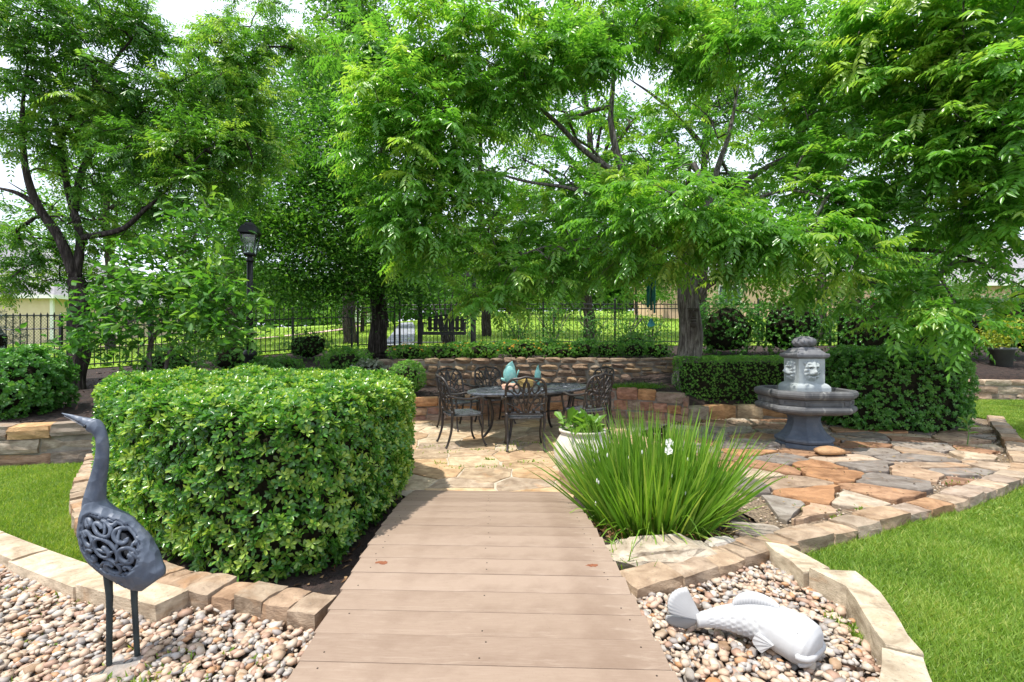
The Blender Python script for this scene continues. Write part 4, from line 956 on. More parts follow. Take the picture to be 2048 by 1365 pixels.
def make_chair():
    r = thing('garden_chair', 'x', 'chair'); r.location = (0, 0, 0)
    # seat: slightly dished, rounded trapezoid with pierced rows shown as ribs
    rings = []
    out = []
    for t in np.linspace(0, 2 * math.pi, 33)[:-1]:
        c, s = math.cos(t), math.sin(t); e = .42; x = .245 * math.copysign(abs(c) ** e, c) * (1 + .08 * s); y = .225 * math.copysign(abs(s) ** e, s); out.append((x, y))
    for k, z in ((.93, .405), (1, .412), (1, .432), (.94, .440), (.5, .432), (.15, .430)): rings.append([(x * k, y * k, z) for x, y in out])
    MB().loft(rings).build('seat', M['cast_top'], r)
    for sx in (-1, 1):
        MB().tube(spline([(sx * .225, .19, .43), (sx * .235, .205, .30), (sx * .225, .20, .16), (sx * .235, .225, .06), (sx * .245, .25, .016)], 6), list(np.interp(np.linspace(0, 1, 25), [0, .5, .9, 1], [.018, .0145, .0135, .019])), 8).build('leg', M['cast'], r, True)
        MB().tube(spline([(sx * .235, -.20, .48), (sx * .235, -.205, .36), (sx * .225, -.215, .22), (sx * .228, -.255, .08), (sx * .232, -.285, .016)], 6), list(np.interp(np.linspace(0, 1, 25), [0, .5, .9, 1], [.019, .0165, .015, .020])), 8).build('leg', M['cast'], r, True)
        MB().tube(spline([(sx * .245, -.265, .685), (sx * .275, -.14, .650), (sx * .285, .02, .635), (sx * .275, .14, .655), (sx * .262, .20, .62), (sx * .245, .205, .53), (sx * .235, .19, .43)], 6), list(np.interp(np.linspace(0, 1, 37), [0, .3, .55, 1], [.013, .017, .019, .013])), 8).build('arm', M['cast'], r, True)
    # back: points in its own plane (x across, h up) on a plane leaning backwards and curved
    def bpnt(x, h): return Vector((x, -.20 - .13 * (h / .5) - .02 + .10 * (x / .25) ** 2 * .45, .45 + h))
    fr = [(-.235, .0), (-.245, .15), (-.25, .28), (-.235, .39), (-.17, .455), (-.09, .465), (0, .485), (.09, .465), (.17, .455), (.235, .39), (.25, .28), (.245, .15), (.235, .0)]
    bk = MB().tube([bpnt(p[0], p[1]) for p in spline(fr, 5)], .0155, 8)
    bk.tube([bpnt(x, .02) for x in np.linspace(-.235, .235, 9)], .013, 6)
    bk.build('back_frame', M['cast'], r, True)
    sw = MB(); bar = lambda pts, rad=.0105: sw.tube([bpnt(p[0], p[1]) for p in spline(pts, 5)], rad, 6)
    for s in (-1, 1):
        bar([(s * .01, .02), (s * .02, .16), (s * .05, .30), (s * .11, .40), (s * .16, .45)]); bar([(s * .03, .02), (s * .06, .13), (s * .12, .23), (s * .19, .30), (s * .245, .31)])
        bar([(s * .07, .02), (s * .12, .09), (s * .18, .13), (s * .242, .15)]); bar([(s * .0, .10), (s * .035, .24), (s * .02, .36), (0, .47)])
        bar([(s * .10, .40), (s * .075, .33), (s * .10, .28), (s * .14, .31), (s * .15, .37), (s * .11, .40)]); bar([(s * .15, .30), (s * .17, .36), (s * .21, .37), (s * .225, .33), (s * .20, .29)])
        bar([(s * .09, .18), (s * .13, .22), (s * .17, .20), (s * .16, .15), (s * .11, .13), (s * .09, .18)]); bar([(s * .03, .27), (s * .07, .26), (s * .09, .20), (s * .06, .15), (s * .03, .18)])
    bar([(-.04, .33), (0, .28), (.04, .33), (.03, .40), (0, .42), (-.03, .40), (-.04, .33)])
    for j in range(5):
        a = j / 4; sw.tube([bpnt(-.20 + .10 * j, .035), bpnt(-.19 + .095 * j, .085)], .022, 6, .45)
    sw.build('back_scrollwork', M['cast'], r, True); return r
chairs = [(-.66, 6.42, (1, .42), 'cast metal garden chair at the end of the table beside the big hedge'), (.16, 6.22, (-.05, 1), 'cast metal garden chair with its scrolled back towards the footbridge'),
          (1.03, 6.78, (-.62, .78), 'cast metal garden chair standing behind the potted urn'), (-.82, 7.62, (.72, -.7), 'cast metal garden chair by the reddish wall near the round bush'),
          (-.28, 8.05, (.5, -.86), 'cast metal garden chair half hidden behind the large teal fish'), (1.32, 8.05, (-.86, -.5), 'cast metal garden chair at the far end of the table catching the light')]
ch0 = make_chair()
for i, (x, y, f, lab) in enumerate(chairs):
    c = ch0 if i == 0 else copy_tree(ch0)
    c.location = (x, y, .026); c.rotation_euler.z = math.atan2(f[1], f[0]) - math.pi / 2; tag(c, lab, 'chair', 'garden chairs round the dining table')
# fish ornaments
M['teal'] = m_plain('teal verdigris glaze', (.16, .42, .38), (.30, .55, .48), 18, .5, bump=.2); M['gold'] = m_plain('ochre rock', (.38, .24, .06), (.55, .38, .13), 12, .7, bump=.5, bscale=30); M['coral'] = m_plain('orange shell', (.55, .22, .10), (.60, .45, .36), 12, .6, bump=.3)
def angelfish(name, label, c, s, ry, seed):
    r = thing(name, label, 'ornament', c); R = Matrix.Rotation(ry, 3, 'Z')
    def slabish(part, out, th, bulge, mat=M['teal']):
        rings = []; cx = sum(p[0] for p in out) / len(out); cz = sum(p[1] for p in out) / len(out)
        for k, yy in ((.35, -th - bulge), (.8, -th - bulge * .45), (1, -th * .4), (1, th * .4), (.8, th + bulge * .45), (.35, th + bulge)):
            rings.append([Vector(c) + (R @ Vector(((cx + (p[0] - cx) * k) * s, yy * s, 0))) + Vector((0, 0, (cz + (p[1] - cz) * k) * s)) for p in out])
        return MB().loft(rings).build(part, mat, r, True)
    el = lambda cx, cz, a, b, n=24: [(cx + a * math.cos(t), cz + b * math.sin(t)) for t in np.linspace(0, 6.283, n + 1)[:-1]]
    slabish('body', el(0, .52, .26, .36), .03, .09); slabish('dorsal_fin', [(-.20, .62), (-.16, .85), (-.02, .98), (.10, 1.06), (.14, .98), (.22, .80), (.24, .6), (.1, .7), (-.08, .72)], .015, .01)
    slabish('tail_fin', [(.20, .40), (.33, .48), (.40, .66), (.36, .72), (.30, .60), (.26, .45), (.34, .30), (.30, .22), (.2, .34)], .02, .01); slabish('snout', [(-.20, .36), (-.34, .40), (-.36, .34), (-.28, .26), (-.16, .24)], .03, .02)
    slabish('anal_fin', [(-.12, .24), (.0, .02), (.14, .0), (.24, .10), (.22, .32), (.05, .22)], .02, .02); return r
d = 6.95; p = PD(1018, 766, d)
angelfish('fish_ornament', 'large teal angelfish ornament on the dining table', (p[0] + .01, 6.95, TZ + .012), .36, .15, 1)
p = PD(1075, 768, 7.2); angelfish('fish_ornament', 'smaller teal angelfish ornament on the dining table', (p[0], 7.2, TZ + .012), .30, 1.1, 2)
rock('rock', 'ochre rock on the table between the teal fish ornaments', rough_block(86, .12, 3, .4), (.20, 7.12, TZ + .065), (.22, .14, .14), .4, (.50, .36, .12), 'gold')
rock('seashell', 'orange and white seashell on the table in front of the large teal fish', pebble_mesh(93, 3), (-.035, 6.78, TZ + .03), (.22, .13, .10), .3, (.6, .35, .2), 'coral')['category'] = 'shell'

# ------------------------------------------------------------------ lamp post
lx, ly = PD(500, 700, 8.3)[:2]; lz = Hs(lx, ly)
lp = thing('lamp_post', 'black garden lamp post with four sided glass lantern', 'lamp post', (lx, ly, lz)); top = EYE + (CY - 440) * ly / FPX
MB().lathe([(.115, 0), (.115, .30), (.095, .36), (.085, .62), (.105, .64), (.105, .70), (.075, .74)], 12, (lx, ly, lz - .03)).build('base', M['black_metal'], lp, True)
MB().tube([(lx, ly, lz + .66), (lx, ly, top - .70)], [.055, .048], 14).lathe([(.06, 0), (.065, .02), (.05, .06), (.035, .08), (.045, .11)], 14, (lx, ly, top - .72)).build('post', M['black_metal'], lp, True)
def lsq(w, z): a = math.pi / 4 + .25; return [(lx + w * math.cos(a + math.pi / 2 * k), ly + w * math.sin(a + math.pi / 2 * k), z) for k in range(4)]
MB().loft([lsq(.08, top - .63), lsq(.115, top - .605), lsq(.115, top - .585), lsq(.10, top - .575)]).build('lantern_floor', M['black_metal'], lp)
fr = MB()
for k in range(4):
    a, b = lsq(.108, top - .58)[k], lsq(.172, top - .26)[k]; fr.tube([a, b], .011, 4); fr.tube([lsq(.172, top - .26)[k], lsq(.172, top - .26)[(k + 1) % 4]], .013, 4)
fr.build('lantern_frame', M['black_metal'], lp)
g = NG('lantern glass'); gl = g.n("ShaderNodeBsdfTransparent"); gl.inputs[0].default_value = (.86, .92, .90, 1); gs = g.n("ShaderNodeBsdfGlossy"); gs.inputs['Roughness'].default_value = .12; ms = g.n("ShaderNodeMixShader"); ms.inputs[0].default_value = .22
g.l(gl.outputs[0], ms.inputs[1]); g.l(gs.outputs[0], ms.inputs[2]); M['glass'] = g.done(ms)
for k in range(4):
    q1, q2 = lsq(.102, top - .575), lsq(.165, top - .265); MB().add([q1[k], q1[(k + 1) % 4], q2[(k + 1) % 4], q2[k]], [(0, 1, 2, 3)]).build('pane', M['glass'], lp)
MB().loft([lsq(.18, top - .25), lsq(.212, top - .24), lsq(.212, top - .215), lsq(.155, top - .115), lsq(.10, top - .095), lsq(.10, top - .07), lsq(.06, top - .05)]).lathe([(.03, top - .05), (.012, top - .035), (.022, top - .015), (.003, top + .01)], 10, (lx, ly, 0)).build('lantern_roof', M['black_metal'], lp)
MB().tube([(lx, ly, top - .575), (lx, ly, top - .40)], .022, 10).build('candle', M['white'], lp, True)

# ------------------------------------------------------------------ porch swing on posts
M['swing'] = m_plain('dark weathered wood', (.030, .028, .028), (.065, .06, .06), 12, .7, bump=.4)
sx, sy = -1.86, 13.4; sz = 1.64
sw = thing('porch_swing', 'dark wooden slatted swing bench hanging between two posts', 'swing', (sx, sy, sz))
for i, yy in enumerate(np.linspace(-.20, .22, 5)): MB().box((sx, sy + yy, sz), (1.16, .085, .025)).build('seat_slat', M['swing'], sw)
MB().box((sx, sy - .25, sz - .03), (1.2, .03, .09)).build('seat_rail', M['swing'], sw)
for i, xx in enumerate(np.linspace(-.46, .46, 7)):
    h = .40 + .07 * math.cos(xx * 3.2) ; MB().box((sx + xx, sy + .27, sz + .04 + h / 2), (.105, .022, h)).build('back_slat', M['swing'], sw)
MB().box((sx, sy + .295, sz + .12), (1.1, .025, .06)).box((sx, sy + .295, sz + .36), (1.1, .025, .05)).build('back_rail', M['swing'], sw)
for s in (-1, 1):
    MB().box((sx + s * .575, sy - .0, sz + .26), (.08, .56, .03)).box((sx + s * .575, sy - .24, sz + .10), (.06, .05, .32)).build('armrest', M['swing'], sw)
    ch = MB()
    for yy in (-.2, .24): ch.tube([(sx + s * .60, sy + yy, sz + .28), (sx + s * .62, sy + .02, sz + 1.46)], .010, 5)
    ch.build('chain', M['black_metal'], sw)
pf = thing('swing_frame', 'dark timber posts and beam carrying the swing bench', 'frame', (sx, sy + .03, Hs(sx, sy)))
for xx in (-2.56, -1.06): MB().box((xx, sy + .03, (Hs(xx, sy) - .1 + sz + 1.55) / 2), (.11, .11, sz + 1.55 - Hs(xx, sy) + .1)).build('post', M['swing'], pf)
MB().box((sx, sy + .03, sz + 1.62), (1.9, .12, .14)).build('beam', M['swing'], pf)

# ------------------------------------------------------------------ wind chime
M['chime'] = m_plain('teal metal tube', (.01, .13, .14), (.02, .20, .20), 12, .35, .3, .1)
wx_, wy_ = PD(1302, 600, 8.3)[:2]; wc = thing('wind_chime', 'teal wind chime hanging from the branch beside the gnarled trunk', 'wind chime', (wx_, wy_, 2.0))
MB().lathe([(.005, 2.50), (.07, 2.49), (.075, 2.47), (.005, 2.46)], 14, (wx_, wy_, 0)).build('top_disc', M['chime'], wc)
for k in range(5):
    a = 1.2566 * k; MB().tube([(wx_ + .06 * math.cos(a), wy_ + .06 * math.sin(a), 2.44), (wx_ + .06 * math.cos(a), wy_ + .06 * math.sin(a), 1.88 + .05 * k)], .019, 8).build('tube', M['chime'], wc, True)
MB().tube([(wx_, wy_, 3.0), (wx_, wy_, 1.78)], .004, 4).build('cord', M['black_metal'], wc)
MB().add([(wx_ - .07, wy_, 1.66), (wx_, wy_ - .012, 1.64), (wx_ + .07, wy_, 1.67), (wx_ + .03, wy_, 1.76), (wx_, wy_ - .012, 1.80), (wx_ - .03, wy_, 1.76), (wx_, wy_ + .012, 1.72)], [(0, 1, 4, 5), (1, 2, 3, 4), (0, 5, 6), (2, 6, 3), (0, 6, 2, 1), (5, 4, 6), (4, 3, 6)]).build('sail', M['chime'], wc)

# ------------------------------------------------------------------ urn planter
M['urn'] = m_plain('cream glazed urn', (.52, .47, .39), (.62, .57, .49), 7, .55, bump=.35, bscale=14, bdist=.02)
ux, uy = PZ(1166, 962, 0); urn = thing('urn_planter', 'round cream urn with a leafy green plant at the end of the footbridge', 'planter', (ux, uy, .02))
rings = []
for r, z in ((.14, .02), (.20, .05), (.255, .13), (.29, .22), (.295, .30), (.275, .38), (.235, .45), (.215, .475), (.235, .50), (.24, .515), (.215, .52), (.20, .50), (.19, .45)):
    rings.append([(ux + r * (1 + .018 * math.sin(5 * t + z * 9) + .012 * math.sin(9 * t - z * 20)) * math.cos(t), uy + r * (1 + .018 * math.sin(5 * t + z * 9)) * math.sin(t), z) for t in np.linspace(0, 6.2832, 41)[:-1]])
MB().loft(rings).build('pot', M['urn'], urn, True)
MB().lathe([(.19, .46), (.001, .47)], 20, (ux, uy, 0)).build('potting_soil', M['soil'], urn)
M['leaf_soft'] = m_leaf('soft light leaf', (.08, .19, .025), (.16, .31, .05), (.27, .42, .10), .42)
n = 260; P = np.stack([ux + rng.normal(0, .09, n), uy + rng.normal(0, .09, n), rng.uniform(.47, .60, n)], 1); D = randdir(n) * np.array((1, 1, .4)) + np.array((0, 0, .45))
big = 26; D[:big] += np.array((0, 0, .6)); Ls = rng.uniform(.05, .11, n); Ls[:big] = rng.uniform(.16, .24, big)
leaf_obj('plant', [leaves(P, D, np.array((0, 0, 1.)) + rng.normal(0, .3, (n, 3)), Ls, Ls * .20, 'obov', rng.random(n), .3)], M['leaf_soft'], urn)

# ------------------------------------------------------------------ clump of strap leaves with white flowers
M['strap'] = m_leaf('strap leaf', (.075, .185, .020), (.175, .345, .040), (.38, .48, .10), .44, (1.3, 1.3, .4), .38, .45)
ic = np.array((1.06, 3.62)); iris = thing('strap_leaf_clump', 'big clump of long green strap leaves with white flowers beside the footbridge', 'plant', (ic[0], ic[1], .02))
n = 1500; r = np.sqrt(rng.random(n)); a = rng.uniform(0, 6.283, n); bx = ic[0] + .40 * r * np.cos(a); by = ic[1] + .30 * r * np.sin(a); P = np.stack([bx, by, np.full(n, .0)], 1)
lean = np.stack([np.cos(a) * r, np.sin(a) * r, np.zeros(n)], 1) * (rng.random((n, 1)) ** 1.7 * .95 + .05) + rng.normal(0, .13, (n, 3)) * np.array((1, 1, 0)) + np.array((0, 0, 1.0))
Ls = rng.uniform(.55, 1.05, n) * (1 - .12 * r)
leaf_obj('leaf_blades', [leaves(P, lean, randdir(n) * np.array((1, 1, .1)), Ls, rng.uniform(.005, .0105, n), 'blade', np.clip(rng.normal(.5, .22, n), 0, 1), rng.uniform(.0, .45, n)[:, None] ** 1.6)], M['strap'], iris)
n = 60; r = np.sqrt(rng.random(n)); a = rng.uniform(0, 6.283, n); leaf_obj('bent_blades', [leaves(np.stack([ic[0] + .36 * r * np.cos(a), ic[1] + .28 * r * np.sin(a), np.full(n, .0)], 1), np.stack([np.cos(a), np.sin(a), np.full(n, 1.1)], 1) + rng.normal(0, .2, (n, 3)), randdir(n), rng.uniform(.6, 1.0, n), .006, 'blade', rng.uniform(.4, 1, n), .75)], M['strap'], iris)
n = 420; r = np.sqrt(rng.random(n)); a = rng.uniform(0, 6.283, n); P = np.stack([ic[0] + .52 * r * np.cos(a), ic[1] - .05 + .33 * r * np.sin(a), np.full(n, .0)], 1)
leaf_obj('dry_blades', [leaves(P, np.array((0, 0, .7)) + randdir(n) * .8, randdir(n), rng.uniform(.12, .34, n), .004, 'blade', rng.random(n), .35)], m_leaf('dry blade', (.12, .06, .025), (.34, .20, .08), (.55, .42, .22), .2, (1.1, 1, .7), .8, .2), iris)
M['petal'] = m_leaf('white petal', (.80, .80, .76), (.84, .84, .80), (.86, .85, .74), .3, (1, 1, .95), .6, .3); M['stem'] = m_plain('green stem', (.10, .19, .03), (.14, .24, .05), 10, .6, bump=0)
for (u, v, d) in ((1337, 886, 3.42), (1336, 902, 3.38)):
    c = PD(u, v, d); n = 6; an = np.arange(n) * 1.047 + .3; D = np.stack([np.cos(an), -.35 + .1 * np.sin(an), np.sin(an) * .55 + .15], 1)
    f = leaf_obj('flower', [leaves(np.repeat(c[None], n, 0), D, np.array((0, -.8, .6)) + rng.normal(0, .1, (n, 3)), .034, .015, 'obov', rng.random(n), .2)], M['petal'], iris)
    MB().tube([(ic[0] + .04, ic[1] - .1, .05), ((ic[0] + c[0]) / 2 + .04, (ic[1] + c[1]) / 2, (c[2]) * .55), tuple(c)], .0028, 5).build('flower_stem', M['stem'], f)
n = 15; 
for k in range(n):
    u, v = random.uniform(1180, 1420), random.uniform(900, 1030); c = PD(u, v, random.uniform(3.2, 3.5)); MB().lathe([(.001, 0), (.005, .008), (.005, .020), (.001, .030)], 6, c).build('seed_pod', M['petal'], iris)
n = 120; P = np.stack([rng.normal(.70, .05, n), rng.normal(2.98, .10, n), np.full(n, .03)], 1)
o = leaf_obj('grass_tuft', [leaves(P, np.array((-.1, -.2, .6)) + randdir(n) * .8, randdir(n), rng.uniform(.12, .28, n), .0035, 'blade', rng.random(n), .4)], M['strap']); tag(o, 'small grass tuft between the footbridge edge and the pale boulder', 'plant')

# ------------------------------------------------------------------ face ornament on the trunk and a far flower pot
M['bark_face'] = m_plain('carved bark', (.035, .026, .02), (.07, .055, .045), 14, .85, bump=.7)
fx_, fyy = 3.37, 9.00; ff = thing('face_ornament', 'small carved old face fixed to the gnarled tree trunk', 'ornament', (fx_, fyy, 1.9))
def lump(part, x, z, sx_, sy_, sz_):
    me = pebble_mesh(len(part) % 7 + 3, 2); o = obj(part, me, M['bark_face'], ff); o.location = (fx_ + x, fyy - .012, z); o.scale = (sx_, sy_, sz_)
for s in (-1, 1): lump('eye', s * .055, 1.965, .075, .05, .035); lump('eyebrow', s * .058, 2.00, .10, .07, .03)
lump('nose', 0, 1.90, .055, .10, .12); lump('upper_lip', 0, 1.825, .12, .07, .03); lump('lower_lip', 0, 1.775, .11, .07, .04); lump('beard', 0, 1.70, .13, .05, .10)
M['pot_grey'] = m_plain('grey plastic pot', (.08, .085, .095), (.11, .115, .125), 5, .5, bump=.05)
px_, py_ = 12.55, 12.4; pz_ = Hs(px_, py_); pt = thing('flower_pot', 'grey flower pot with yellow green shrub on the far stone wall', 'pot', (px_, py_, pz_))
MB().lathe([(.20, -.02), (.26, .40), (.29, .40), (.29, .47), (.25, .47), (.24, .42), (.001, .42)], 20, (px_, py_, pz_)).build('pot', M['pot_grey'], pt, True)
n = 900; P = np.array((px_, py_, pz_ + .85)) + randdir(n) * rng.random((n, 1)) ** .4 * np.array((.55, .5, .48))
leaf_obj('plant', [leaves(P, randdir(n), np.array((0, 0, 1.)) + randdir(n) * .6, rng.uniform(.05, .1, n), rng.uniform(.015, .03, n), 'obov', .6 + .4 * rng.random(n))], m_leaf('yellow green leaf', (.12, .20, .02), (.26, .33, .03), (.42, .44, .05), .4), pt)

# ------------------------------------------------------------------ hedges and shrubs
M['core'] = m_plain('dark shade core', (.010, .010, .006), (.028, .024, .014), 18, 1, bump=.8, spec=.1)  # near-black colour standing in for the deep shade inside hedges and bushes
M['leaf_hedge'] = m_leaf('glossy hedge leaf', (0.027, 0.100, 0.016), (0.105, 0.286, 0.043), (0.390, 0.522, 0.094), 0.42, (1.25, 1.3, .6), .24, .6)
M['leaf_box'] = m_leaf('boxwood leaf', (0.049, 0.162, 0.026), (0.113, 0.306, 0.046), (0.232, 0.433, 0.078), 0.42, (1.25, 1.3, .6), .40, .4)
M['leaf_dark'] = m_leaf('dark shrub leaf', (0.032, 0.124, 0.020), (0.079, 0.244, 0.037), (0.161, 0.339, 0.061), 0.36, (1.25, 1.3, .6), .32, .5)
M['leaf_lantana'] = m_leaf('lantana leaf', (0.036, 0.132, 0.021), (0.095, 0.262, 0.039), (0.189, 0.361, 0.065), 0.43, (1.25, 1.3, .6), .5, .35)
M['leaf_magnolia'] = m_leaf('broad leaf', (0.049, 0.162, 0.026), (0.119, 0.306, 0.046), (0.275, 0.444, 0.080), 0.46, (1.25, 1.3, .6), .38, .5)
M['petal_orange'] = m_leaf('orange flower', (.70, .28, .03), (.75, .42, .05), (.78, .55, .10), .3, (1, 1, .8), .6, .3)

def rosettes(P, Nn, k, L, W, v, shape='obov', spread=.9):
    parts = []; n = len(P); sh = nrmz(Nn + np.array((0, 0, .45)) + rng.normal(0, .55, (n, 3)))
    a = nrmz(np.cross(sh, randdir(n))); b = np.cross(sh, a); ph = rng.uniform(0, 6.28, n)
    for j in range(k):
        t = ph + j * 2.4; d = a * np.cos(t)[:, None] + b * np.sin(t)[:, None]
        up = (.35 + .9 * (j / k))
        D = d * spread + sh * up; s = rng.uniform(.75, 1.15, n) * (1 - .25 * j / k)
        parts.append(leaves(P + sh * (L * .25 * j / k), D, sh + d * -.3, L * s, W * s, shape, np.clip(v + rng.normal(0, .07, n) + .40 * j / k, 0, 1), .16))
    return joinL(parts)
def densify(poly, step=.08, chaikin=2):
    c = list(poly)
    for _ in range(chaikin):
        n = []
        for i in range(len(c)):
            p, q = c[i], c[(i + 1) % len(c)]; n += [(p[0] * .75 + q[0] * .25, p[1] * .75 + q[1] * .25), (p[0] * .25 + q[0] * .75, p[1] * .25 + q[1] * .75)]
        c = n
    area = sum(c[i][0] * c[(i + 1) % len(c)][1] - c[(i + 1) % len(c)][0] * c[i][1] for i in range(len(c)))
    return c if area > 0 else c[::-1]
def hedge(name, label, poly, zb, zt, dens, k, L, W, mat, bump=.05, rnd=.12, tone=(.30, .80), shape='obov'):
    c = densify(poly); A = np.array(c); nv = len(A); B = np.roll(A, -1, 0); E = B - A; le = np.linalg.norm(E, axis=1)
    root = thing(name, label, 'hedge', (A[:, 0].mean(), A[:, 1].mean(), zb))
    nS = int(le.sum() * (zt - zb) * dens); i = rng.choice(nv, nS, p=le / le.sum()); t = rng.random((nS, 1)); q = A[i] + E[i] * t; nn = np.stack([E[i][:, 1], -E[i][:, 0]], 1) / le[i][:, None]
    z = zb + (zt - zb) * rng.random(nS) ** .9; hrel = (zt - z)
    inn = np.where(hrel < rnd, rnd * (1 - np.sqrt(np.maximum(0, 1 - (1 - hrel / rnd) ** 2))), 0) + np.where(z < zb + .15, (zb + .15 - z) * .6, 0)
    nz = np.array([mnoise.noise((a * 3.1, b * 3.1, cc * 3.1)) for a, b, cc in zip(q[:, 0], q[:, 1], z)])
    off = nz * bump - inn - rng.random(nS) ** 2 * .14; PS = np.concatenate([q + nn * off[:, None], z[:, None]], 1); NS = np.concatenate([nn, np.where(hrel < rnd, 1 - hrel / rnd, 0)[:, None]], 1)
    x0, x1, y0, y1 = A[:, 0].min(), A[:, 0].max(), A[:, 1].min(), A[:, 1].max(); nT = int((x1 - x0) * (y1 - y0) * dens * 1.25)
    x, y = rng.uniform(x0, x1, nT), rng.uniform(y0, y1, nT); ok = inpoly(x, y, c); x, y = x[ok], y[ok]; nT = len(x)
    nz2 = np.array([mnoise.noise((a * 2.1, b * 2.1, 9.)) + .6 * mnoise.noise((a * 7, b * 7, 2.)) for a, b in zip(x, y)])
    edge = np.full(nT, 9.0)
    for j in range(nv):
        e = E[j] / max(le[j], 1e-9); dx = (x - A[j][0]) * e[0] + (y - A[j][1]) * e[1]; dx = np.clip(dx, 0, le[j]); edge = np.minimum(edge, np.hypot(x - A[j][0] - e[0] * dx, y - A[j][1] - e[1] * dx))
    drop = np.where(edge < rnd, rnd * (1 - np.sqrt(np.maximum(0, 1 - (1 - edge / rnd) ** 2))), 0)
    PT = np.stack([x, y, zt + nz2 * bump - drop - rng.random(nT) ** 2 * .10], 1); NT_ = np.repeat(np.array([[0, 0, 1.]]), nT, 0)
    P = np.concatenate([PS, PT]); Nn = np.concatenate([NS, NT_]); pn = np.array([mnoise.noise((a * 1.7, b * 1.7, cc * 1.7 + 4)) for a, b, cc in P])
    v = np.clip(rng.uniform(*tone, len(P)) + .22 * pn + (rng.random(len(P)) < .10) * .3, 0, 1)
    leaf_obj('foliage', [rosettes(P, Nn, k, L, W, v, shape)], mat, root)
    ctr = A.mean(0); rings = []
    for z, s in ((zb - .02, .22), (zb + .12, .13), (zt - .30, .11), (zt - .11, .22)):
        rings.append([(p[0] - nn_[0] * s, p[1] - nn_[1] * s, z) for p, nn_ in zip(A, np.stack([E[:, 1], -E[:, 0]], 1) / np.maximum(le, 1e-9)[:, None])])
    MB().loft(rings).build('shade_core', M['core'], root); return root  # solid dark hull added to block light and darken the gaps
hedge('hedge', 'large sunlit glossy green hedge beside the footbridge', [(-1.02, 2.80), (-1.35, 2.64), (-1.75, 2.70), (-2.25, 2.98), (-2.88, 3.48), (-3.5, 4.12), (-4.08, 4.75), (-4.1, 5.4), (-3.3, 6.05), (-2.2, 6.0), (-1.2, 5.2), (-.90, 4.5), (-.94, 3.6)], .04, 1.04, 640, 6, .050, .0125, M['leaf_hedge'], .075, .14, (.05, .75))
hedge('hedge', 'low clipped boxwood hedge behind the fountain', [(3.02, 8.74), (4.5, 8.80), (6.2, 8.75), (7.0, 8.8), (7.0, 9.7), (4.6, 9.75), (3.1, 9.55)], .24, 1.10, 620, 5, .032, .0085, M['leaf_box'], .025, .08, (.25, .75), 'lance')
hedge('hedge', 'dark green clipped shrub hedge to the side of the fountain', [(4.95, 7.35), (5.6, 7.10), (6.6, 7.10), (7.15, 7.45), (7.75, 8.25), (7.6, 8.68), (5.3, 8.68)], .03, 1.27, 380, 6, .05, .014, M['leaf_dark'], .10, .36, (.25, .85))

def bush(name, label, c, r, n, k, L, W, mat, cat='bush', flowers=0, group=None, tone=(.2, .85), lump=.18, stems=False, shell=.55):
    root = thing(name, label, cat, (c[0], c[1], c[2]), group)
    d = randdir(n); d[:, 2] = np.where(d[:, 2] < -.9, -d[:, 2], d[:, 2]); nz = np.array([mnoise.noise((a * 2.2 + c[0], b * 2.2 + c[1], e * 2.2)) for a, b, e in d])
    rr = (shell + (1 - shell) * rng.random((n, 1)) ** .5) * (1 + lump * 1.6 * nz[:, None]); ctr = np.array((c[0], c[1], c[2] + r[2] * .46))
    P = ctr + d * rr * np.array((r[0], r[1], r[2] * .55 if False else r[2] * .5)); P[:, 2] = np.maximum(P[:, 2], c[2] + .03)
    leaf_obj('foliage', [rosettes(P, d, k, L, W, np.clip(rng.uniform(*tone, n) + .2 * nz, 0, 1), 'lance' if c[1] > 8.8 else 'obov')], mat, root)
    if shell > .3:
        me = pebble_mesh(int(abs(c[0]) * 13) % 30, 2); o = obj('shade_core', me, M['core'], root); o.location = (c[0], c[1], c[2] + r[2] * .42); o.scale = (r[0] * 1.15, r[1] * 1.15, r[2] * .66)  # solid dark lump added as the bush's inner shade, not real stems
    else:
        st = MB(); rs = random.Random(int(c[0] * 100))
        for q in range(7):
            a = rs.uniform(0, 6.28); st.tube(spline([(c[0], c[1], c[2] - .05), (c[0] + .3 * r[0] * math.cos(a), c[1] + .3 * r[1] * math.sin(a), c[2] + r[2] * .4), (c[0] + .8 * r[0] * math.cos(a), c[1] + .8 * r[1] * math.sin(a), c[2] + r[2] * rs.uniform(.7, .98))], 4), [.02] + [.012] * 7 + [.004], 5)
        st.build('stems', M['bark_grey'], root)
    if flowers:
        fd = randdir(flowers * 3); fd = fd[(fd[:, 2] > .1) & (fd[:, 1] < .4)][:flowers]; m = len(fd); FP = ctr + fd * 1.06 * np.array((r[0], r[1], r[2] * .5))
        leaf_obj('flowers', [rosettes(FP, fd, 6, .030, .012, rng.random(m))], M['petal_orange'], root)['kind'] = 'stuff'
    return root
def m_bark(name, c1, c2, c3):
    g = NG(name); co = g.coord(scale=(1, 1, .16)); n1 = g.noise(co, 26, 8, .65, .4); n2 = g.noise(g.coord(), 3, 5)
    c = g.ramp(n1, [(.36, c1), (.52, c2), (.66, c3)]); c = g.mix(g.ramp(n2, [(.4, (0, 0, 0)), (.7, (.5, .5, .5))]), c, c1)
    return g.done(g.pbr(c, .92, 0, g.bump(n1, 1.0, .05), .2))
M['bark_grey'] = m_bark('grey bark', (.055, .045, .040), (.20, .175, .155), (.38, .35, .32)); M['bark_dark'] = m_bark('dark bark', (.020, .015, .013), (.065, .052, .045), (.16, .135, .12)); M['twig'] = m_plain('twig', (.06, .045, .035), (.13, .10, .08), 10, .9, bump=0)
bush('bush', 'dark round bush on the wall at the edge behind the heron', (-6.35, 6.25, .42), (.58, .52, .92), 1300, 6, .062, .018, M['leaf_dark'], tone=(.15, .6))
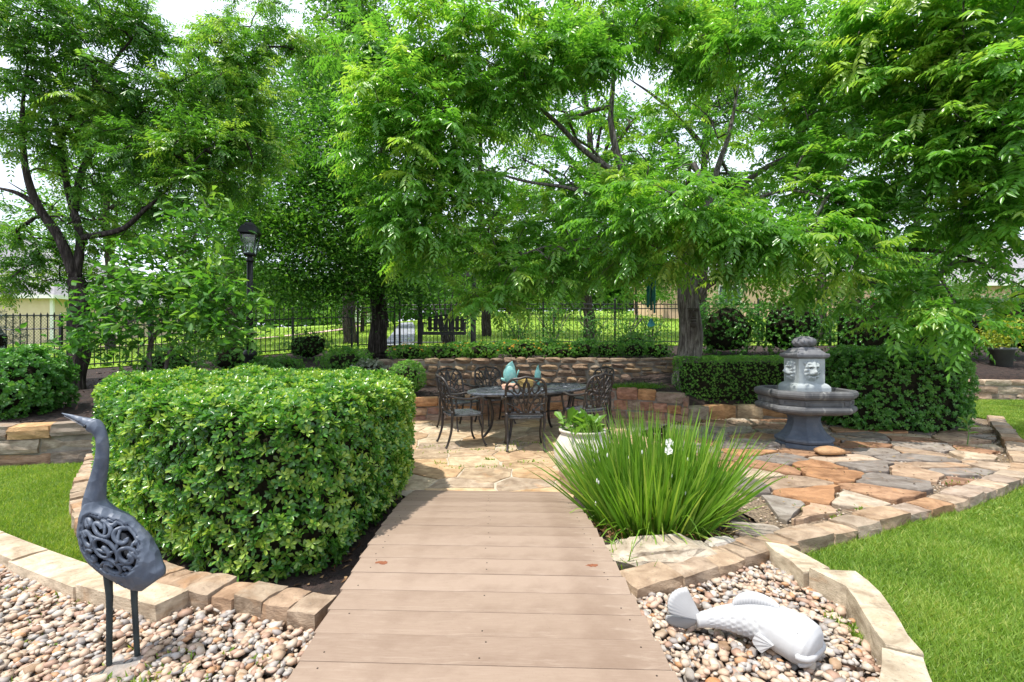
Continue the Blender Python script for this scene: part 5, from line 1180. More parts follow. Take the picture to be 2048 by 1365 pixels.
bush('bush', 'small round clipped boxwood ball by the dining chairs', (-1.93, 8.95, .45), (.34, .34, .62), 1100, 5, .032, .010, M['leaf_box'], tone=(.35, .9), lump=.06, shell=.8)
bush('bush', 'blue grey spiky rosemary bush at the far edge by the iron fence', (-8.2, 7.5, .58), (.5, .5, 1.5), 1200, 6, .05, .004, m_leaf('grey green needle', (.03, .05, .045), (.07, .11, .10), (.14, .19, .17), .2), tone=(.2, .8), shell=.4)
def ordn(i): return ['first', 'second', 'third', 'fourth', 'fifth', 'sixth', 'seventh', 'eighth', 'ninth', 'tenth'][i]
rs = random.Random(31)
for i, x in enumerate((-2.2, -1.45, -.65, .2, 1.0)):
    yb = float(yU(x)) + .62; bush('flower_bush', ordn(i) + ' low orange flowered lantana bush from the swing side above the upper wall', (x, yb, Hs(x, yb)), (.55, .42, rs.uniform(.32, .48)), 420, 6, .045, .015, M['leaf_lantana'], flowers=16, group='lantana bushes above the upper wall', shell=.5)
for i, x in enumerate((1.55, 2.15, 2.7, 3.2)):
    yb = float(yU(x)) + .75; bush('bush', ordn(i) + ' low clipped dark bush from the lantana towards the gnarled trunk', (x, yb, Hs(x, yb)), (.38, .36, .40), 420, 5, .035, .011, M['leaf_box'], group='low bushes above the upper wall', tone=(.1, .55))
for i, (x, y, rx, rz_) in enumerate(((-1.2, 11.6, .4, .36), (-.1, 12.4, .4, .36), (.9, 12.1, .45, .42), (1.9, 12.3, .4, .4), (3.0, 11.8, .45, .55))):
    bush('bush', ordn(i) + ' rounded green bush from the swing in the middle row of the upper bed', (x, y, Hs(x, y)), (rx, rx, rz_ - .02), 420, 5, .05, .014, M['leaf_dark'], group='middle row bushes of the upper bed', tone=(.15, .7))
for i, (x, y, s) in enumerate(((.2, 15.1, .8), (1.3, 15.15, .9), (2.5, 15.0, .85), (3.6, 15.1, .9), (4.4, 15.15, .8))):
    bush('climbing_shrub', ordn(i) + ' open twiggy shrub from the swing growing against the straight iron fence', (x, y, Hs(x, y)), (s * .75, .28, 1.15 * s + .2), 330, 4, .06, .018, M['leaf_dark'], group='open shrubs against the iron fence', shell=.05, tone=(.15, .6))
for i, (x, y, rx, h) in enumerate(((5.9, 13.3, 1.0, 1.75), (7.6, 13.2, 1.1, 1.9), (9.2, 12.6, 1.1, 2.2), (10.6, 12.7, 1.0, 2.3), (12.2, 13.4, 1.1, 2.2), (14.2, 13.2, 1.3, 2.4))):
    bush('tall_shrub', ordn(i) + ' tall dense evergreen shrub from the gnarled trunk behind the boxwood hedge', (x, y, Hs(x, y)), (rx, .8, h), 1100, 6, .075, .022, M['leaf_dark'], group='tall evergreen shrubs screening the fence', tone=(.1, .65), shell=.45)
for i, (x, y, rx, h, lab) in enumerate(((-3.6, 10.6, .55, .55, 'spreading green shrub in front of the dark oak trunk'), (-4.6, 9.6, .5, .5, 'feathery green shrub between the lamp post and the oak'), (-5.7, 9.9, .6, .75, 'leafy shrub growing beside the lamp post base'), (-2.75, 9.35, .42, .6, 'silvery grey leaved shrub beside the boxwood ball'), (-3.3, 8.9, .4, .4, 'low green shrub behind the big hedge'), (-5.2, 12.4, .7, .8, 'dark shrub against the iron fence below the oak'), (-7.3, 11.2, .7, .9, 'sparse twiggy shrub against the iron fence by the forked tree'))):
    m_ = M['leaf_dark'] if i not in (3, 1) else (M['leaf_lantana'] if i == 1 else m_leaf('silver leaf', (.10, .12, .09), (.22, .25, .20), (.42, .45, .38), .2))
    bush('shrub', lab, (x, y, Hs(x, y)), (rx, rx * .8, h), 520, 5, .05, .013, m_, 'shrub', tone=(.15, .75), shell=.4 if i != 6 else .1)
# tufts on the mulch
for i, (x, y, lab) in enumerate(((1.75, 8.98, 'wide dark green grass tuft on the curved wall'), (2.35, 8.95, 'second dark green grass tuft on the curved wall nearer the boxwood hedge'))):
    n = 600; P = np.stack([x + rng.normal(0, .20, n), y + rng.normal(0, .10, n), np.full(n, Hs(x, y))], 1)
    tag(leaf_obj('grass_tuft', [leaves(P, np.array((0, 0, .8)) + randdir(n) * .7, randdir(n), rng.uniform(.10, .22, n), .004, 'blade', rng.uniform(0, .4, n), .35)], M['strap']), lab, 'plant')
sp = thing('seedling', 'thin young seedling standing on the flagstones by the dark hedge', 'plant', (5.98, 6.35, .05))
MB().tube([(5.98, 6.35, .04), (5.99, 6.34, .18), (5.97, 6.35, .33)], [.008, .006, .004], 6).build('stem', M['stem'], sp)
P = np.array([(5.985, 6.35, z) for z in (.18, .22, .27, .31, .33, .33)]); leaf_obj('leaves', [leaves(P, np.array([(1, -.2, .5), (-1, 0, .5), (.7, -.5, .4), (-.8, -.3, .6), (.2, 0, 1), (-.5, .2, .6)]), np.repeat([[0, 0, 1.]], 6, 0), .13, .022, 'obov', np.full(6, .8), .3)], M['leaf_soft'], sp)

# ------------------------------------------------------------------ trees
def prisms(A, B, ra, rb, n=5):
    """one thin tapered prism per twig segment"""
    t = nrmz(B - A); ref = np.where(np.abs(t[:, 2:3]) < .9, np.array([[0, 0, 1.]]), np.array([[1., 0, 0]])); a = nrmz(np.cross(t, ref)); b = np.cross(t, a); V = []
    for k in range(n):
        c, s = math.cos(2 * math.pi * k / n), math.sin(2 * math.pi * k / n); V.append(A + (a * c + b * s) * ra[:, None]); V.append(B + (a * c + b * s) * rb[:, None])
    V = np.stack(V, 1); F = []
    for k in range(n): k2 = (k + 1) % n; F.append([2 * k, 2 * k2, 2 * k2 + 1, 2 * k + 1])
    return V.reshape(-1, 3), (np.arange(len(A))[:, None, None] * 2 * n + np.array(F)[None]).reshape(-1, 4)
def limb_mesh(limbs, sides=14, seed=0):
    mb = MB()
    for pts, r0, r1 in limbs:
        s = spline(pts, 9); n = len(s); r1 = r1 * (.35 if r1 < .06 else 1); rad = r1 + (r0 - r1) * np.linspace(1, 0, n) ** .9; out = []
        for i, p in enumerate(s): nv = mnoise.noise_vector(Vector((p[0] * 1.3, p[1] * 1.3, p[2] * 1.3 + seed))); out.append(np.array(p) + np.array(nv) * rad[i] * .55 * (1 if 0 < i else 0))
        b = len(mb.V); mb.tube(out, list(rad), sides)
        for j in range(b, len(mb.V)):
            v = Vector(mb.V[j]); c = Vector(out[min((j - b) // sides, n - 1)]); d = v - c; k = 1 + .16 * mnoise.noise(Vector((d.normalized() * 2.2)) + Vector((0, 0, v.z * .8 + seed))) + .05 * math.sin(math.atan2(d.y, d.x) * 7 + v.z * 1.5); mb.V[j] = tuple(c + d * k)
    return mb
def cluster_pts(cl):
    out = []; cen = []
    for c, r, n in cl:
        d = randdir(n); rr = rng.random((n, 1)) ** .45; out.append(np.array(c) + d * rr * np.array(r)); cen.append(np.repeat(np.array(c)[None], n, 0))
    return np.concatenate(out), np.concatenate(cen)
def tree(name, label, base, limbs, clusters, style, mat, bark, seed=0, twig_r=.0032, cat='tree', group=None, leafkw=None):
    kw = leafkw or {}; root = thing(name, label, cat, base, group)
    obj('trunk', py_mesh('trunk', *(lambda m: (m.V, m.F))(limb_mesh(limbs, 14, seed)), True), bark, root)
    T, cen = cluster_pts(clusters); nodes = []
    for pts, r0, r1 in limbs:
        s = spline(pts, 6); nodes += [p for p in s[len(s) // 3:]]
    nodes = np.array(nodes); n0 = len(nodes); m = len(T)
    d0 = np.min(np.linalg.norm(T[:, None] - nodes[None], axis=2), 1); order = np.argsort(d0); T, cen = T[order], cen[order]
    buf = np.zeros((n0 + m * 2, 3)); buf[:n0] = nodes; par = np.full(n0 + m * 2, -1); nn = n0; tip = np.zeros(m, int)
    for i in range(m):
        dd = buf[:nn] - T[i]; q = np.sum(dd * dd, 1) + np.where(dd[:, 2] > .2, dd[:, 2] ** 2 * .8, 0); j = int(np.argmin(q)); mid = (buf[j] + T[i]) / 2 + np.array((0, 0, .10)) * math.sqrt(q[j]) + rng.normal(0, .05, 3) * math.sqrt(q[j])
        buf[nn] = mid; par[nn] = j; buf[nn + 1] = T[i]; par[nn + 1] = nn; tip[i] = nn + 1; nn += 2
    cnt = np.ones(nn)
    for i in range(nn - 1, n0 - 1, -1):
        if par[i] >= n0: cnt[par[i]] += cnt[i]
    e = np.arange(n0, nn); rad = twig_r * cnt ** .46; pr = np.where(par[e] >= n0, twig_r * cnt[np.maximum(par[e], 0)] ** .46, rad[e] * 1.15); pr = np.minimum(pr, rad[e] * 1.6)
    V, F = prisms(buf[par[e]], buf[e], pr, rad[e], 5); obj('branches', np_mesh('branches', V, F, None, True), bark, root)['kind'] = 'stuff'
    out = nrmz(T - buf[par[tip]]) * .7 + nrmz(T - cen + 1e-3) * .5; v0 = kw.get('tone', (.2, .8)); v = rng.uniform(*v0, m)
    pn = np.array([mnoise.noise((a * .9, b * .9, c * .9 + seed)) for a, b, c in T]); v = np.clip(v + .35 * pn, 0, 1); parts = []
    if style == 'pinnate':
        k = kw.get('k', 6); LL = kw.get('L', .34)
        for j in range(k):
            D = out * .55 + randdir(m) * np.array((1, 1, .55)) * .9; s = T - nrmz(out) * rng.random((m, 1)) * .16
            parts.append(compound(s, D, LL * rng.uniform(.7, 1.15, m), kw.get('pairs', 6), rng.uniform(.08, .42), np.clip(v + rng.normal(0, .08, m) + .1 * (j == 0), 0, 1), kw.get('lw', .034), kw.get('ll', .30)))
    else:
        k = kw.get('k', 26); LL = kw.get('L', .085); sp_r = kw.get('spread', .24)
        P = np.repeat(T, k, 0) + rng.normal(0, 1, (m * k, 3)) * np.array((sp_r, sp_r, sp_r * .75)); D = randdir(m * k) * np.array((1, 1, .6)) + np.array((0, 0, -.15)); N_ = np.array((0, 0, 1.)) + rng.normal(0, .55, (m * k, 3))
        L_ = LL * rng.uniform(.6, 1.2, m * k); parts.append(leaves(P, D, N_, L_, L_ * kw.get('w', .22), kw.get('shape', 'lance'), np.clip(np.repeat(v, k) + rng.normal(0, .09, m * k), 0, 1), .15))
    leaf_obj('crown', parts, mat, root); return root
def C(u, v, d, r, n): return (PD(u, v, d), tuple(q * SPR for q in r), int(n * DENS))
SPR = 1.3
DENS = .95
def W(u, v, d): return tuple(PD(u, v, d))
M['leaf_pist'] = m_leaf('pistache leaf', (0.075, 0.205, 0.033), (0.178, 0.415, 0.062), (0.381, 0.522, 0.094), 0.54, (1.25, 1.3, .6), .28, .6)
M['leaf_left'] = m_leaf('left tree leaf', (0.055, 0.162, 0.026), (0.131, 0.313, 0.047), (0.358, 0.504, 0.091), 0.54, (1.25, 1.3, .6), .30, .55)
M['leaf_oak'] = m_leaf('oak leaf', (0.044, 0.139, 0.022), (0.101, 0.269, 0.040), (0.232, 0.407, 0.073), 0.50, (1.25, 1.3, .6), .34, .5)
M['leaf_far'] = m_leaf('far tree leaf', (0.046, 0.139, 0.022), (0.108, 0.262, 0.039), (0.243, 0.384, 0.069), 0.52, (1.25, 1.3, .6), .45, .4)

# the gnarled tree by the boxwood hedge
tb_ = (3.40, 9.32, .72); g0 = (3.38, 9.30, 2.78)
limbs = [([(3.36, 9.35, .55), (3.40, 9.32, .90), (3.44, 9.32, 1.5), (3.42, 9.32, 2.1), g0], .25, .17), ([(3.38, 9.33, .55), (3.40, 9.32, .95)], .33, .21),
         ([(3.44, 9.32, 2.15), (3.85, 9.2, 2.55), (4.5, 8.9, 2.85), (5.4, 8.2, 2.9), (6.2, 7.2, 2.75), (6.6, 6.3, 2.25)], .09, .03),
         ([g0, (2.9, 9.1, 3.5), (2.15, 9.0, 4.45), (1.85, 9.0, 5.4), (1.9, 9.1, 6.6), (1.7, 9.2, 7.8)], .105, .04),
         ([(2.15, 9.0, 4.45), (1.4, 8.8, 4.8), (.6, 8.5, 5.4), (-.4, 8.2, 5.9), (-1.2, 8.0, 6.3)], .06, .02),
         ([(2.9, 9.1, 3.4), (2.0, 8.8, 3.9), (1.0, 8.4, 4.05), (.0, 8.0, 4.1), (-1.1, 7.8, 4.4)], .055, .02),
         ([g0, (3.7, 9.4, 3.6), (4.0, 9.6, 4.6), (4.4, 9.8, 5.6), (4.7, 9.8, 7.2)], .105, .04),
         ([(3.7, 9.4, 3.7), (4.4, 9.0, 4.4), (5.1, 8.6, 4.75), (6.0, 8.1, 4.85), (6.9, 7.4, 5.2)], .065, .025),
         ([g0, (3.2, 8.8, 3.3), (2.9, 8.0, 3.7), (2.6, 7.1, 3.9), (2.4, 6.4, 3.75)], .065, .02),
         ([(3.2, 8.8, 3.3), (3.7, 8.2, 3.6), (4.1, 7.4, 3.7), (4.3, 6.6, 3.35)], .05, .02),
         ([(2.9, 9.1, 3.1), (2.2, 8.6, 3.25), (1.3, 8.2, 3.15), (.4, 7.9, 2.9), (-.2, 7.7, 2.6)], .045, .015)]
cl = [C(1330, 400, 6.6, (.55, .5, .30), 22), C(1250, 440, 6.9, (.5, .5, .35), 20), C(1210, 380, 7.2, (.45, .5, .25), 12), C(1420, 440, 6.6, (.5, .5, .35), 20), C(1510, 450, 6.6, (.5, .5, .30), 18), C(1600, 470, 6.6, (.45, .5, .25), 14), C(1680, 510, 6.6, (.35, .4, .25), 8), C(1350, 500, 7.2, (.8, .6, .3), 26), C(1500, 520, 7.2, (.6, .5, .25), 16), C(1600, 560, 7.4, (.4, .5, .25), 9),
      C(1230, 520, 7.8, (.6, .5, .35), 20), C(1120, 540, 8.0, (.6, .5, .35), 20), C(1010, 560, 8.0, (.5, .5, .35), 16), C(965, 605, 7.8, (.25, .3, .22), 9), C(1080, 450, 8.2, (.6, .5, .35), 14), C(980, 480, 8.0, (.7, .5, .45), 26),
      C(740, 120, 8.0, (.6, .7, .5), 26), C(830, 95, 7.6, (.7, .7, .5), 34), C(930, 80, 7.6, (.7, .7, .5), 34), C(1020, 60, 7.8, (.7, .7, .5), 28), C(800, 200, 7.4, (.7, .7, .5), 34), C(890, 230, 7.3, (.7, .7, .5), 34), C(980, 190, 7.6, (.6, .7, .4), 26), C(760, 300, 7.6, (.6, .6, .5), 28), C(850, 330, 7.4, (.6, .6, .5), 30), C(800, 420, 7.7, (.6, .5, .45), 26), C(880, 430, 7.6, (.5, .5, .4), 24), C(830, 510, 8.2, (.5, .5, .35), 16), C(1060, 130, 7.6, (.6, .6, .35), 22), C(1140, 100, 7.6, (.6, .6, .35), 22), C(1190, 120, 7.4, (.4, .5, .25), 12), C(940, 340, 7.8, (.5, .5, .35), 16),
      C(1240, 40, 8.4, (.8, .8, .5), 26), C(1360, 130, 9.2, (.7, .6, .4), 16), C(1620, 60, 7.6, (.7, .7, .5), 30), C(1700, 150, 7.2, (.6, .6, .5), 26), C(1430, 60, 8.2, (.9, .8, .5), 30), C(1540, 100, 7.6, (.8, .8, .5), 30), C(1300, 30, 8.6, (1, .9, .4), 26), C(1480, 40, 7.2, (.4, .4, .25), 10), C(1640, 200, 7.4, (.7, .7, .5), 26), C(1700, 330, 7.0, (.6, .6, .45), 22), C(1610, 310, 7.4, (.6, .6, .4), 16), C(1650, 400, 7.0, (.5, .5, .3), 14), C(1760, 440, 6.6, (.5, .5, .35), 16), C(1150, -60, 8.5, (1.4, 1, .5), 30), C(1500, -90, 8.5, (1.6, 1, .6), 30),
      C(1800, 560, 6.8, (.5, .5, .25), 10), C(1880, 620, 6.2, (.35, .35, .15), 6), C(1930, 655, 6.1, (.28, .3, .12), 6), C(1850, 590, 6.5, (.4, .4, .2), 6), C(1700, 600, 7.6, (.4, .4, .2), 5), C(1810, 640, 6.5, (.2, .3, .12), 3),
      ((3.4, 11.2, 5.6), (2.8, 1.2, 1.8), 130), ((1.2, 10.8, 4.6), (1.6, .8, .9), 40), ((5.2, 10.6, 4.4), (1.4, .8, .9), 36), ((.6, 10.2, 6.2), (1.6, 1.0, 1.0), 30), ((6.2, 9.6, 6.0), (1.3, 1.0, 1.0), 26), ((3.3, 9.6, 8.2), (2.4, 1.6, .8), 50)]
tree('pistache_tree', 'gnarled grey trunked tree with drooping feathery leaves beside the boxwood hedge', tb_, limbs, cl, 'pinnate', M['leaf_pist'], M['bark_grey'], 3, leafkw=dict(k=6, L=.44, pairs=7, tone=(.25, .8), ll=.31, lw=.036))
# second feathery tree, trunk beyond the edge of the picture
limbs = [([(9.6, 7.6, -.1), (9.55, 7.6, 1.0), (9.4, 7.5, 2.6)], .22, .17), ([(9.4, 7.5, 2.6), (8.6, 7.2, 3.6), (7.6, 6.8, 4.4), (6.6, 6.4, 5.0)], .12, .03), ([(9.4, 7.5, 2.6), (9.2, 7.6, 4.2), (8.8, 7.4, 6.2)], .14, .04), ([(8.6, 7.2, 3.6), (7.6, 6.5, 3.5), (6.8, 5.9, 3.4)], .07, .02)]
cl = [C(1960, 60, 6.0, (.8, .7, .6), 44), C(1860, 60, 6.3, (.7, .7, .5), 34), C(1770, 70, 6.8, (.6, .7, .5), 26), C(1990, 180, 5.8, (.6, .6, .5), 38), C(1890, 190, 6.2, (.6, .7, .5), 34), C(1800, 180, 6.6, (.5, .6, .4), 22), C(2010, 300, 5.8, (.5, .6, .5), 30), C(1920, 300, 6.2, (.6, .6, .4), 26), C(1840, 330, 6.6, (.5, .6, .4), 18), C(2020, 420, 6.0, (.4, .5, .4), 20), C(1930, 440, 6.4, (.5, .6, .35), 18), C(2020, 520, 6.4, (.4, .5, .3), 12), C(1960, -40, 6.2, (1.3, .8, .4), 30), C(2090, 200, 6.2, (.6, .8, 1.2), 40), C(2030, 590, 7.0, (.3, .4, .2), 6), ((9.5, 8.0, 6.5), (1.6, 1.5, 1.2), 60), ((10.5, 7.2, 5.0), (1.2, 1.2, 1.2), 40)]
tree('pistache_tree', 'feathery leaved tree whose branches hang over the lawn kerb', (9.6, 7.6, 0), limbs, cl, 'pinnate', M['leaf_pist'], M['bark_grey'], 9, leafkw=dict(k=6, L=.44, pairs=7, tone=(.25, .8), ll=.31, lw=.036))
# forked tree on the left
DENS = 1.6
L0 = W(152, 560, 8.0)
limbs = [([(-7.22, 8.0, .5), (-7.22, 8.0, 1.0), (-7.18, 8.0, 1.9), L0], .17, .11), ([L0, W(120, 480, 7.9), W(75, 410, 7.8), W(50, 330, 7.7), W(45, 230, 7.7), W(60, 90, 7.7)], .085, .03), ([W(75, 410, 7.8), W(30, 385, 7.7), W(-30, 370, 7.6)], .05, .02), ([L0, W(160, 480, 8.1), W(135, 380, 8.2), W(118, 280, 8.2), W(98, 160, 8.2), W(92, 20, 8.2)], .07, .025), ([W(160, 480, 8.1), W(240, 460, 7.8), W(290, 420, 7.7), W(345, 370, 7.6), W(410, 300, 7.5)], .05, .015), ([W(118, 280, 8.2), W(170, 200, 8), W(230, 120, 8), W(280, 60, 8)], .05, .02), ([W(150, 420, 8.2), W(170, 330, 8.6), W(230, 250, 8.8), W(330, 180, 8.8), W(450, 120, 8.6)], .06, .02)]
cl = [C(40, 60, 7.6, (.8, .8, .5), 34), C(150, 50, 7.8, (.8, .8, .5), 34), C(250, 40, 8.0, (.5, .7, .4), 18), C(60, 170, 7.6, (.7, .7, .45), 28), C(160, 160, 7.8, (.7, .7, .45), 28), C(30, 270, 7.5, (.4, .5, .3), 14), C(140, 260, 8.2, (.6, .6, .35), 18), C(240, 230, 7.8, (.6, .6, .35), 20), C(330, 200, 8.0, (.6, .6, .35), 20), C(420, 170, 8.2, (.6, .6, .4), 24), C(470, 110, 8.2, (.5, .5, .4), 22), C(500, 200, 8.4, (.5, .5, .4), 20), C(360, 280, 7.8, (.7, .6, .35), 26), C(450, 280, 8.0, (.6, .6, .4), 26), C(280, 320, 7.8, (.6, .6, .3), 20), C(390, 360, 7.8, (.6, .6, .35), 24), C(520, 300, 8.4, (.5, .5, .4), 18), C(300, 400, 7.8, (.5, .5, .25), 14), C(190, 370, 8.2, (.4, .5, .25), 8), C(30, 470, 8.2, (.7, .6, .35), 18), C(90, 520, 8.4, (.5, .5, .3), 14), C(10, 560, 8.2, (.4, .4, .25), 9), C(480, 380, 9.6, (.6, .5, .4), 20), C(210, 470, 8.4, (.6, .5, .3), 16), C(60, -60, 8, (1.4, 1, .5), 40), C(330, 110, 8.6, (.5, .5, .4), 14), C(520, 60, 8.8, (.5, .5, .5), 18), C(600, 70, 9.2, (.6, .5, .5), 18), C(440, 90, 9.0, (.5, .5, .4), 12), C(300, 40, 8.2, (.4, .5, .3), 8), C(220, 560, 8.6, (.4, .4, .25), 10), ((-7.6, 10, 5.5), (1.8, 1.0, 1.4), 40)]
tree('forked_tree', 'leaning forked tree with light feathery crown near the iron fence', (-7.22, 8.0, .66), limbs, cl, 'pinnate', M['leaf_left'], M['bark_dark'], 5, leafkw=dict(k=7, L=.31, pairs=6, tone=(.15, .8), lw=.034))
# oak
DENS = 1.3; SPR = 1.1
limbs = [([(-3.62, 13, .9), (-3.60, 13, 1.6), (-3.6, 13, 2.8), (-3.55, 13, 4.2), (-3.5, 13, 6.0), (-3.4, 13, 8.2)], .27, .08), ([(-3.6, 13, 2.55), (-4.4, 12.6, 2.75), (-5.5, 12.2, 2.72), (-6.6, 11.8, 2.5)], .07, .02), ([(-3.6, 13, 3.0), (-4.6, 12.6, 3.7), (-5.8, 12.2, 4.3)], .09, .02), ([(-3.55, 13, 3.4), (-2.6, 12.6, 4.2), (-1.6, 12.2, 4.9)], .10, .02), ([(-3.55, 13, 4.4), (-4.6, 12.8, 5.6), (-5.6, 12.4, 6.6)], .10, .02), ([(-3.5, 13, 5), (-2.4, 12.8, 6.2), (-1.4, 12.4, 7.2)], .09, .02)]
cl = [C(u, v, d, (1.0, .9, .62), n) for u, v, d, n in ((560, 560, 11.4, 20), (620, 530, 11.6, 26), (680, 540, 11.8, 26), (720, 480, 12, 26), (600, 460, 11.6, 26), (530, 470, 11.6, 24), (660, 420, 11.6, 26), (560, 390, 11.8, 24), (620, 340, 11.8, 24), (690, 340, 12, 26), (540, 320, 12.2, 18), (740, 400, 12.4, 20), (780, 520, 12.2, 22), (840, 560, 12.6, 18), (640, 260, 12.2, 24), (720, 240, 12.4, 24), (560, 240, 12.6, 18), (480, 520, 11.8, 14), (700, 150, 13, 22), (620, 170, 13, 20), (800, 600, 12.8, 8), (640, 590, 12, 8), (470, 430, 12, 14))]
tree('oak_tree', 'dense dark green oak tree with straight trunk in front of the fence', (-3.62, 13, 1.1), limbs, cl, 'simple', M['leaf_oak'], M['bark_dark'], 7, leafkw=dict(k=80, L=.12, spread=.36, w=.24, tone=(.15, .75)))
# broad leaved little tree by the lamp
DENS = 1; SPR = 1.1
b0 = (-5.42, 7.35, .5); limbs = [([(-5.45, 7.35, .45), W(300, 700, 7.3), W(330, 640, 7.2), W(345, 590, 7.2), W(360, 520, 7.2)], .038, .015), ([(-5.32, 7.32, .45), W(345, 690, 7.2), W(390, 665, 7.1), W(430, 650, 7.0)], .03, .010), ([W(330, 640, 7.2), W(270, 640, 7.1), W(200, 690, 7.0), W(150, 700, 6.9)], .02, .008), ([W(345, 590, 7.2), W(400, 570, 7.2), W(450, 590, 7.1)], .018, .006), ([W(345, 590, 7.2), W(280, 560, 7.2), W(210, 560, 7.1)], .018, .006), ([W(360, 520, 7.2), W(390, 470, 7.2), W(410, 430, 7.2)], .014, .005)]
cl = [C(u, v, d, (.42, .4, .24), n) for u, v, d, n in ((165, 685, 6.9, 7), (205, 660, 6.9, 10), (260, 640, 7.0, 14), (220, 590, 7.1, 14), (300, 580, 7.0, 16), (360, 560, 7.0, 16), (415, 590, 6.9, 16), (455, 600, 6.9, 10), (420, 640, 6.9, 16), (370, 660, 7.0, 12), (340, 500, 7.2, 16), (385, 470, 7.2, 14), (290, 520, 7.2, 14), (395, 425, 7.2, 10), (430, 530, 7.1, 8), (480, 670, 7, 10), (230, 700, 7, 8))]
tree('magnolia_tree', 'small broad leaved tree with two thin grey stems beside the lamp post', b0, limbs, cl, 'simple', M['leaf_magnolia'], M['bark_grey'], 12, twig_r=.003, leafkw=dict(k=15, L=.15, spread=.13, w=.22, shape='obov', tone=(.2, .75)))
# many-stemmed crape myrtle behind the swing
bx_, by_ = -1.95, 14.3; bz = Hs(bx_, by_); limbs = [([(bx_ + .06 * i, by_, bz - .05), (bx_ + dx * .4, by_, bz + 1.0), (bx_ + dx, by_ + .1, bz + 2.4)], .05, .02) for i, dx in enumerate((-.7, -.35, -.05, .3, .6))]
tree('crape_myrtle', 'slender many stemmed tree behind the swing bench', (bx_, by_, bz), limbs, [((bx_ + dx, by_, bz + 2.7), (.6, .6, .45), 22) for dx in (-1.0, -.4, .2, .8)], 'simple', M['leaf_soft'], M['bark_grey'], 2, leafkw=dict(k=50, L=.10, spread=.26, w=.25, tone=(.2, .8)))
# trees beyond the fence: proto crowns, each tree with its own size and turn
def far_tree(name, label, x, y, h, r, n, seed, mat=M['leaf_far'], lo=.28, k=42, L=.16, bark=M['bark_dark'], tone=(.15, .8)):
    z = Hs(x, y); rs = random.Random(seed); limbs = [([(x, y, z - .2), (x + rs.uniform(-.1, .1), y, z + h * .25), (x + rs.uniform(-.3, .3), y, z + h * .5), (x + rs.uniform(-.4, .4), y, z + h * .85)], .018 * h, .006 * h)]
    for q in range(6):
        a = rs.uniform(0, 6.28); t = rs.uniform(.28, .6); limbs.append(([(x, y, z + h * t), (x + r * .4 * math.cos(a), y + r * .4 * math.sin(a), z + h * (t + .12)), (x + r * .8 * math.cos(a), y + r * .8 * math.sin(a), z + h * (t + .2))], .009 * h, .003 * h))
    cl = []
    for q in range(26):
        a = rs.uniform(0, 6.28); f = rs.random(); zz = lo + (1 - lo) * f * .95; rr = r * math.sin(math.pi * min(1, .25 + .72 * f)) * rs.uniform(.35, .85); cl.append(((x + rr * math.cos(a), y + rr * math.sin(a), z + h * zz), (r * .30, r * .30, h * .062), max(3, int(n * 1.35) // 26)))
    return tree(name, label, (x, y, z), limbs, cl, 'simple', mat, bark, seed, twig_r=.008, group='trees on the hill beyond the fence', leafkw=dict(k=k, L=L, spread=r * .075, w=.26, tone=tone))
far_tree('hill_tree', 'tall fine leaved tree rising behind the oak into the sky', -6.4, 19, 14.5, 3.4, 380, 41, lo=.34)
far_tree('hill_tree', 'round tree on the hill directly above the swing bench', -1.2, 22, 12.5, 3.8, 300, 42, lo=.2)
far_tree('hill_tree', 'open crowned tree on the hill behind the gnarled trunk', 3.2, 20, 13.5, 4.0, 300, 43, lo=.20)
far_tree('hill_tree', 'airy tree on the hill between the wind chime and the boxwood hedge', 8.3, 21, 14, 4.2, 320, 44, lo=.18)
far_tree('hill_tree', 'dense tree on the hill over the tall evergreen shrubs', 12.5, 19.5, 11, 3.6, 240, 45, lo=.2)
far_tree('hill_tree', 'broad tree on the hill beside the brick house', 18.5, 22, 11, 4.2, 240, 46, lo=.2)
far_tree('hill_tree', 'broad tree on the hill behind the lamp post', -11.0, 19, 11.5, 4.0, 330, 47, lo=.22)
far_tree('hill_tree', 'tree beside the beige house behind the forked tree', -17.0, 20.5, 11.5, 3.8, 260, 48, lo=.35)
far_tree('hill_tree', 'small bright tree at the crest of the hill near the white house', -8.5, 33, 7.5, 3.0, 160, 49, lo=.15, tone=(.5, 1))
far_tree('hill_tree', 'bushy tree at the crest of the hill above the iron fence', 3.5, 40, 8, 4.5, 240, 50, lo=.05, L=.24, tone=(.3, .9))
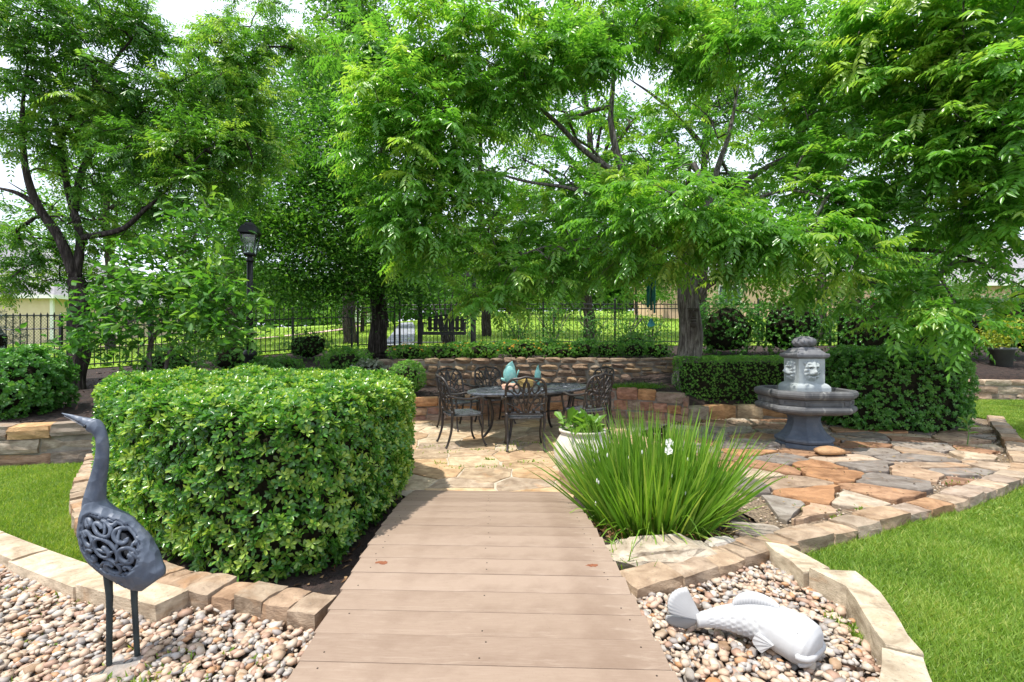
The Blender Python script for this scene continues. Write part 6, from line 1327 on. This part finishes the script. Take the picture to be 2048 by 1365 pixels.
far_tree('hill_tree', 'bushy tree at the crest of the hill by the peach house', 9.8, 38, 7.5, 3.4, 200, 51, lo=.05, L=.24, tone=(.3, .9))
far_tree('hill_tree', 'low bushy tree on the slope behind the broad leaved little tree', -14.5, 25, 7, 3.4, 220, 55, lo=.04)
far_tree('hill_tree', 'low bushy tree on the slope to the side of the lamp post', -9.0, 29, 7, 3.2, 200, 56, lo=.10)
far_tree('hill_tree', 'dark tree at the crest of the hill beyond the gate', -4.5, 46, 9, 4.2, 200, 52, lo=.05, L=.26)
far_tree('hill_tree', 'dark tree at the crest of the hill beyond the oak', -13.5, 44, 10, 4.5, 200, 53, lo=.08, L=.26)
far_tree('hill_tree', 'dark bushy tree at the crest of the hill behind the round tree', -.3, 52, 9, 5, 200, 54, lo=.02, L=.28)

for i, (x, y, rx, h, lab) in enumerate(((-4.3, 8.3, .5, .6, 'leafy green shrub just behind the big hedge towards the lamp post'), (-3.4, 9.9, .6, .7, 'low dark shrub below the oak trunk'), (-6.4, 9.0, .6, .6, 'low spreading shrub between the forked tree and the lamp post'), (-2.6, 8.6, .4, .45, 'feathery low shrub between the big hedge and the boxwood ball'))):
    bush('shrub', lab, (x, y, Hs(x, y)), (rx, rx * .8, h), 620, 5, .05, .013, M['leaf_lantana'] if i % 2 else M['leaf_dark'], 'shrub', tone=(.15, .75), shell=.4)
# the wood on the ridge far behind, one green mass
n = 52000; x = rng.uniform(-95, 95, n); hgt = np.array([7.5 + 4.5 * mnoise.noise((a * .09, 3.3, 0)) + 2.0 * mnoise.noise((a * .35, 1.1, 0)) for a in x]); y = rng.uniform(66, 78, n); z = H(x, y) + hgt * rng.random(n) ** .8
P = np.stack([x, y, z], 1); struct(leaf_obj('treeline', [leaves(P, randdir(n) * np.array((1, 1, .6)), randdir(n) + np.array((0, -.8, .3)), rng.uniform(.7, 1.2, n), rng.uniform(.25, .45, n), 'lance', np.clip(.5 + .35 * np.array([mnoise.noise((a * .5, c * .5, 0)) for a, c in zip(x, z)]) + rng.normal(0, .12, n), 0, 1))], M['leaf_far']), 'stuff', 'far green wood along the ridge behind the houses')
